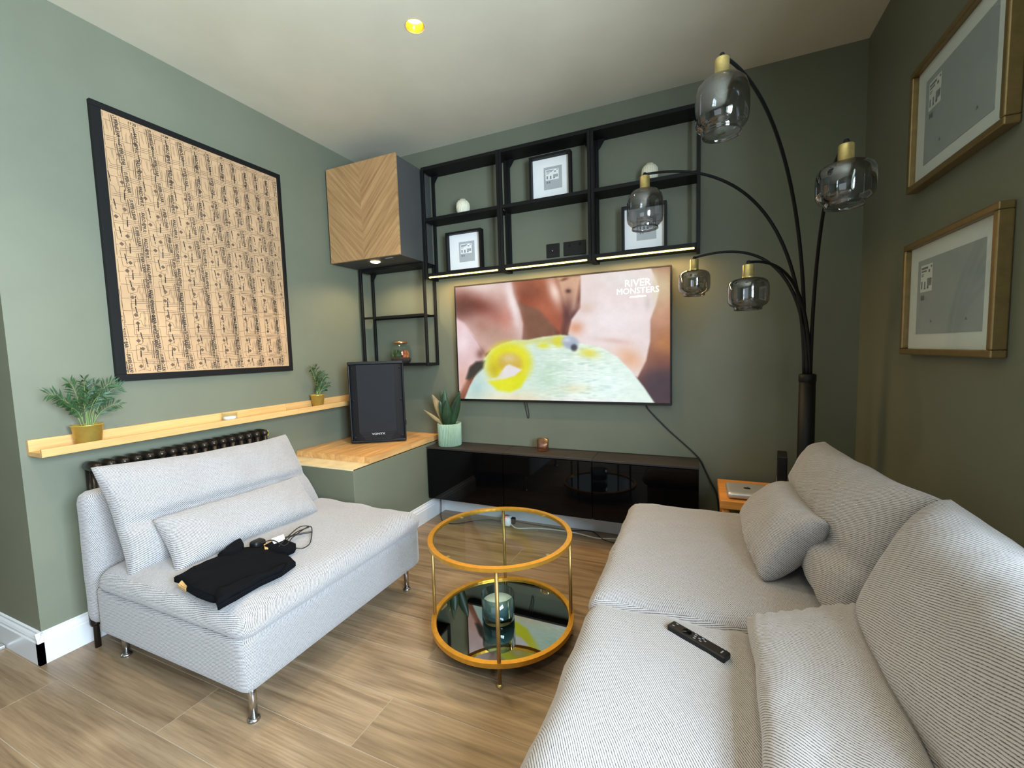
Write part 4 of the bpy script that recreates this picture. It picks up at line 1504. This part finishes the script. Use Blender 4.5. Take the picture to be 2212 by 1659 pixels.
part('front_fold', cloth(cr([(650, 1225), (700, 1120), (1250, 930), (1600, 780), (1530, 880), (1250, 1010), (930, 1190), (680, 1335)]), 0.444, 0.453, 11), 'navy', ts, True)
part('tan_label', cloth(cr([(150, 1030), (205, 968), (300, 1020), (250, 1095)]), 0.426, 0.440, 4), 'card', ts, label='tan woven label')

ch = thing('phone_charger', 'black charger plug lying by the t-shirt collar', 'charger', on_seat(557, 1176, 0.44) + (0.428,))
q = on_seat(557, 1178, 0.44)
part('plug_body', softbox(q[0] - .022, q[0] + .022, q[1] - .026, q[1] + .026, 0.428, 0.464, 0.012, 6), 'blackpl', ch, True)
part('cord', tube(smooth_path([on_seat(565, 1170, .46) + (0.455,), on_seat(590, 1168, .46) + (0.462,), on_seat(615, 1182, .45) + (0.456,), on_seat(632, 1160, .46) + (0.458,), on_seat(652, 1142, .46) + (0.452,), on_seat(668, 1138, .45) + (0.452,), on_seat(674, 1146, .44) + (0.445,),
                             on_seat(670, 1172, .44) + (0.440,), on_seat(655, 1183, .44) + (0.438,), on_seat(640, 1186, .44) + (0.444,)]), 0.0022, 8), 'cable', ch, True)
part('cord_loop', tube(smooth_path([on_seat(603, 1183, .45) + (0.455,), on_seat(622, 1160, .46) + (0.462,), on_seat(648, 1140, .46) + (0.464,), on_seat(668, 1137, .46) + (0.458,), on_seat(640, 1150, .46) + (0.46,), on_seat(610, 1178, .45) + (0.455,)]), 0.0022, 8), 'cable', ch, True)
part('cord_strap', tube(smooth_path([on_seat(600, 1160, .46) + (0.448,), on_seat(640, 1150, .46) + (0.450,), on_seat(674, 1142, .46) + (0.446,)]), 0.004, 8), 'cable', ch, True)
pr = [on_seat(a, b_, .445) for a, b_ in ((586, 1170), (613, 1160), (617, 1172), (592, 1182))]
solo('white_box', prism(pr, 0.428, 0.458, 0.001), 'whitepl', 'small white box under the black cord beside the t-shirt', 'box')
pr = [on_seat(a, b_, .44) for a, b_ in ((570, 1182), (586, 1174), (590, 1182), (583, 1189), (572, 1190))]
solo('cardboard_tag', prism(pr, 0.428, 0.452, 0.001), 'card', 'small brown cardboard piece between charger and white box', 'box')

# ------------------------------------------------------------------ coffee table
TCx, TCy, TR = 1.680, -1.190, 0.300
ct = thing('round_coffee_table', 'round gold coffee table with clear glass top and mirrored shelf', 'coffee table', (TCx, TCy, 0))
part('top_ring', torus_band((TCx, TCy, 0.452), TR, 0.020, 0.014), 'gold', ct)
part('lower_ring', torus_band((TCx, TCy, 0.098), TR, 0.020, 0.018), 'gold', ct)
part('glass_top', lathe([(0.0005, 0.446), (TR - 0.021, 0.446)], (TCx, TCy, 0), 72), 'tableglass', ct)
part('mirror_shelf', lathe([(0.0005, 0.084), (TR - 0.021, 0.084), (TR - 0.021, 0.090), (0.0005, 0.090)], (TCx, TCy, 0), 72), 'mirror', ct)
a0 = math.atan2(-0.27, 0.11)
for k in range(4):
    a = a0 + k * PI / 2
    lx, ly = TCx + (TR - 0.010) * math.cos(a), TCy + (TR - 0.010) * math.sin(a)
    lg = part('leg', tube([(lx, ly, 0.008), (lx, ly, 0.438)], 0.0072, 14), 'brassdark', ct, True)
    part('foot_ball', lathe([(0.0005, 0.0), (0.008, 0.002), (0.0105, 0.009), (0.008, 0.016), (0.0005, 0.018)], (lx, ly, 0.0), 16), 'brass', lg, True)
    b_ = a + PI / 4
    gx, gy = TCx + (TR - 0.027) * math.cos(b_), TCy + (TR - 0.027) * math.sin(b_)
    bm = box(-0.013, 0.008, -0.006, 0.006, 0.4435, 0.4455)
    bmesh.ops.transform(bm, matrix=Matrix.Translation((gx, gy, 0)) @ Matrix.Rotation(b_, 4, 'Z'), verts=bm.verts[:])
    part('glass_clip', bm, 'brass', ct)
cj = thing('glass_candle_jar', 'thick glass candle jar with pale wax on the mirrored shelf', 'candle', (1.672, -1.215, 0.0902))
part('jar', lathe([(0.0005, 0.0005), (0.064, 0.0005), (0.0685, 0.006), (0.070, 0.108), (0.0665, 0.108), (0.0655, 0.024), (0.0005, 0.020)], (1.672, -1.215, 0.0902), 56), 'bluegl', cj, True)
part('wax', lathe([(0.0005, 0.026), (0.0645, 0.026), (0.0645, 0.074), (0.0005, 0.072)], (1.672, -1.215, 0.0902), 40), 'wax', cj, True)
part('wick', tube([(1.672, -1.215, 0.161), (1.673, -1.215, 0.174)], 0.0012, 6), 'mat', cj)

# ------------------------------------------------------------------ side table with mini computer and router
sd = thing('wooden_side_table', 'small orange oak side table in the corner behind the sofa', 'side table', (2.70, -0.24, 0))
part('table_top', box(2.542, 2.86, -0.44, -0.06, 0.395, 0.438, 0.004), 'stool', sd)
for (lx, ly) in ((2.57, -0.41), (2.83, -0.41), (2.57, -0.09), (2.83, -0.09)):
    part('leg', tube([(lx, ly, 0.0), (lx, ly, 0.395)], [0.012, 0.018], 12), 'stool', sd, True)
mc = thing('mini_computer', 'flat silver mini computer with dark fruit emblem on the side table', 'computer', (2.672, -0.315, 0.4382))
part('case', softbox(2.575, 2.769, -0.412, -0.218, 0.4402, 0.474, 0.016, 16), 'silver', mc, True)
part('base', lathe([(0.0005, 0.4384), (0.08, 0.4384), (0.084, 0.4412), (0.0005, 0.4412)], (2.672, -0.315, 0), 40), 'blackpl', mc)
bm = bm_new()
out = []
for k in range(44):
    a = 2 * PI * k / 44
    r_ = 0.0165 * (1 + 0.08 * math.cos(2 * a) - 0.10 * math.exp(-((a - PI / 2) / 0.35) ** 2) - 0.08 * math.exp(-((a - 3 * PI / 2) / 0.3) ** 2))
    x_, y_ = r_ * math.cos(a), r_ * 1.02 * math.sin(a)
    dx, dy = x_ - 0.0205, y_ - 0.002
    if math.hypot(dx, dy) < 0.0085:
        k_ = 0.0085 / max(1e-6, math.hypot(dx, dy))
        x_, y_ = 0.0205 + dx * k_, 0.002 + dy * k_
        if x_ > 0.0205:
            x_ = 0.0135
    out.append((2.672 + x_, -0.318 + y_, 0.4744))
bm.faces.new([bm.verts.new(v) for v in out])
lf = [(2.6725 + a, -0.318 + b_, 0.4744) for a, b_ in ((0.000, 0.0185), (0.001, 0.0235), (0.006, 0.0275), (0.0065, 0.023), (0.004, 0.0195))]
bm.faces.new([bm.verts.new(v) for v in lf])
part('emblem', bm, 'black', mc, label='dark apple shaped emblem')
rt = thing('router_box', 'upright black router box standing on the side table by the lamp', 'router', (2.84, -0.20, 0.4382), math.radians(-8))
part('case', box(-0.022, 0.022, -0.075, 0.075, 0.0, 0.20, 0.004), 'blackpl', rt, world=False)
for i in range(4):
    part('port', box(-0.0235, -0.0215, -0.055 + i * .028, -0.035 + i * .028, 0.05, 0.066), 'silver', rt, world=False)
solo('router_cable', tube(smooth_path([(2.815, -0.215, 0.49), (2.795, -0.235, 0.485), (2.775, -0.235, 0.46), (2.775, -0.20, 0.444), (2.79, -0.16, 0.444)]), 0.004, 8), 'cable', 'short black cable curling below the router box', 'cable', True)

# ------------------------------------------------------------------ cables on the floor under the media cabinets
pc = thing('power_cube', 'white rounded multi-socket cube under the media cabinet', 'socket', (1.225, -0.13, 0))
part('shell', softbox(1.190, 1.260, -0.165, -0.095, 0.001, 0.068, 0.022, 8), 'whitepl', pc, True)
part('socket_face', lathe([(0.0005, 0.0685), (0.018, 0.0685), (0.02, 0.066)], (1.225, -0.13, 0), 24), 'greypl', pc, True)
part('indicator', box(1.222, 1.23, -0.160, -0.152, 0.0665, 0.0695), 'redled', pc)
part('plug', box(1.255, 1.285, -0.145, -0.115, 0.018, 0.062, 0.006), 'blackpl', pc)
fl = 0.0045
solo('white_power_cable', tube(smooth_path([(1.262, -0.15, 0.02), (1.31, -0.16, fl), (1.42, -0.12, fl), (1.55, -0.10, fl), (1.70, -0.10, fl), (1.85, -0.13, fl), (1.98, -0.10, fl), (2.2, -0.09, fl), (2.5, -0.1, fl)]), 0.0042, 8), 'greypl', 'white power cable snaking along the floor from the socket cube', 'cable', True)
solo('black_floor_cable', tube(smooth_path([(1.285, -0.13, 0.04), (1.36, -0.10, 0.02), (1.5, -0.07, fl), (1.66, -0.075, fl), (1.76, -0.06, 0.012), (1.82, -0.07, 0.012), (1.90, -0.14, fl), (2.05, -0.16, fl), (2.4, -0.14, fl)]), 0.003, 8), 'cable', 'black cable from the plug lying along the back baseboard', 'cable', True)
solo('black_drop_cable', tube(smooth_path([(0.672, -0.12, 0.17), (0.672, -0.11, 0.10), (0.676, -0.12, 0.03), (0.70, -0.16, fl), (0.78, -0.24, fl), (0.88, -0.23, fl), (0.98, -0.14, fl), (1.08, -0.09, fl), (1.15, -0.10, 0.008), (1.192, -0.12, 0.03)]), 0.003, 8), 'cable', 'black cable dropping from the media cabinet to the socket cube', 'cable', True)

# ------------------------------------------------------------------ arc floor lamp
LX, LY = 2.922, -0.30
la = thing('arc_floor_lamp', 'black five-armed arc floor lamp with smoked glass shades', 'floor lamp', (LX, LY, 0))
part('base_plate', lathe([(0.0005, 0.0), (0.15, 0.0), (0.15, 0.018), (0.145, 0.022), (0.0005, 0.022)], (LX, LY, 0), 48), 'black', la)
part('pole', tube([(LX, LY, 0.02), (LX, LY, 0.6), (LX, LY, 1.045)], [0.038, 0.036, 0.034], 28), 'black', la, True)
part('collar', lathe([(0.0005, 1.06), (0.030, 1.06), (0.0365, 1.055), (0.0365, 1.025), (0.034, 1.02)], (LX, LY, 0), 28), 'black', la, True)
TALL = [(0.020, 0.0), (0.034, -0.002), (0.054, -0.010), (0.068, -0.025), (0.0745, -0.045), (0.076, -0.065), (0.0765, -0.095), (0.076, -0.120), (0.0725, -0.138), (0.064, -0.149), (0.056, -0.153), (0.0545, -0.160), (0.056, -0.169), (0.054, -0.169), (0.0525, -0.160)]
SQUAT = [(0.020, 0.0), (0.036, -0.002), (0.058, -0.008), (0.070, -0.018), (0.0755, -0.032), (0.0765, -0.050), (0.0765, -0.078), (0.0745, -0.098), (0.067, -0.111), (0.056, -0.117), (0.0515, -0.122), (0.0515, -0.131), (0.0495, -0.131), (0.0495, -0.122)]
HEADS = [((2.502, -1.244, 2.077), TALL, (-.010, .012), 0.42, 0.86), ((2.848, -1.115, 1.808), SQUAT, (.012, .004), 0.50, 0.80), ((2.224, -0.774, 1.946), TALL, (-.014, -.004), 0.50, 0.90),
         ((2.417, -0.332, 1.652), SQUAT, (-.004, -.014), 0.52, 0.95), ((2.625, -0.743, 1.537), SQUAT, (.006, -.012), 0.55, 0.85)]
for (hp, prof, off, hk, tk) in HEADS:
    hp = Vector(hp)
    b0 = Vector((LX + off[0], LY + off[1], 1.05))
    d = hp - b0
    hor = Vector((d.x, d.y, 0))
    hd = hor.normalized()
    end = hp + Vector((0, 0, 0.006))
    p1 = b0 + Vector((0, 0, d.z * tk)) + hor * 0.02
    p2 = end - hd * hor.length * hk + Vector((0, 0, d.z * 0.10))
    pts = bez(b0, p1, p2, end, 36)
    arm = part('arm', tube(pts, [0.0085 - 0.0032 * i / 36 for i in range(37)], 12), 'black', la, True)
    part('end_knob', lathe([(0.0005, 0.014), (0.006, 0.013), (0.009, 0.006), (0.009, -0.008)], hp, 16), 'black', arm, True)
    part('brass_cap', lathe([(0.0005, -0.002), (0.019, -0.002), (0.0205, -0.005), (0.0205, -0.050), (0.0225, -0.051), (0.0225, -0.057), (0.0005, -0.057)], hp, 28), 'brass', arm, True)
    part('glass_shade', lathe(prof, hp - Vector((0, 0, 0.055)), 56), 'smoke', arm, True)
    part('bulb', lathe([(0.0005, -0.115), (0.008, -0.112), (0.0125, -0.10), (0.012, -0.085), (0.009, -0.07), (0.009, -0.055)], hp, 20), 'clear', arm, True)

# ------------------------------------------------------------------ metal strip on the floor at the far left
solo('threshold_strip', box(-0.325, -0.285, -2.9, YC - 0.022, 0.0, 0.014, 0.003), 'silver', 'grey metal threshold strip on the floor at the far left', 'threshold')
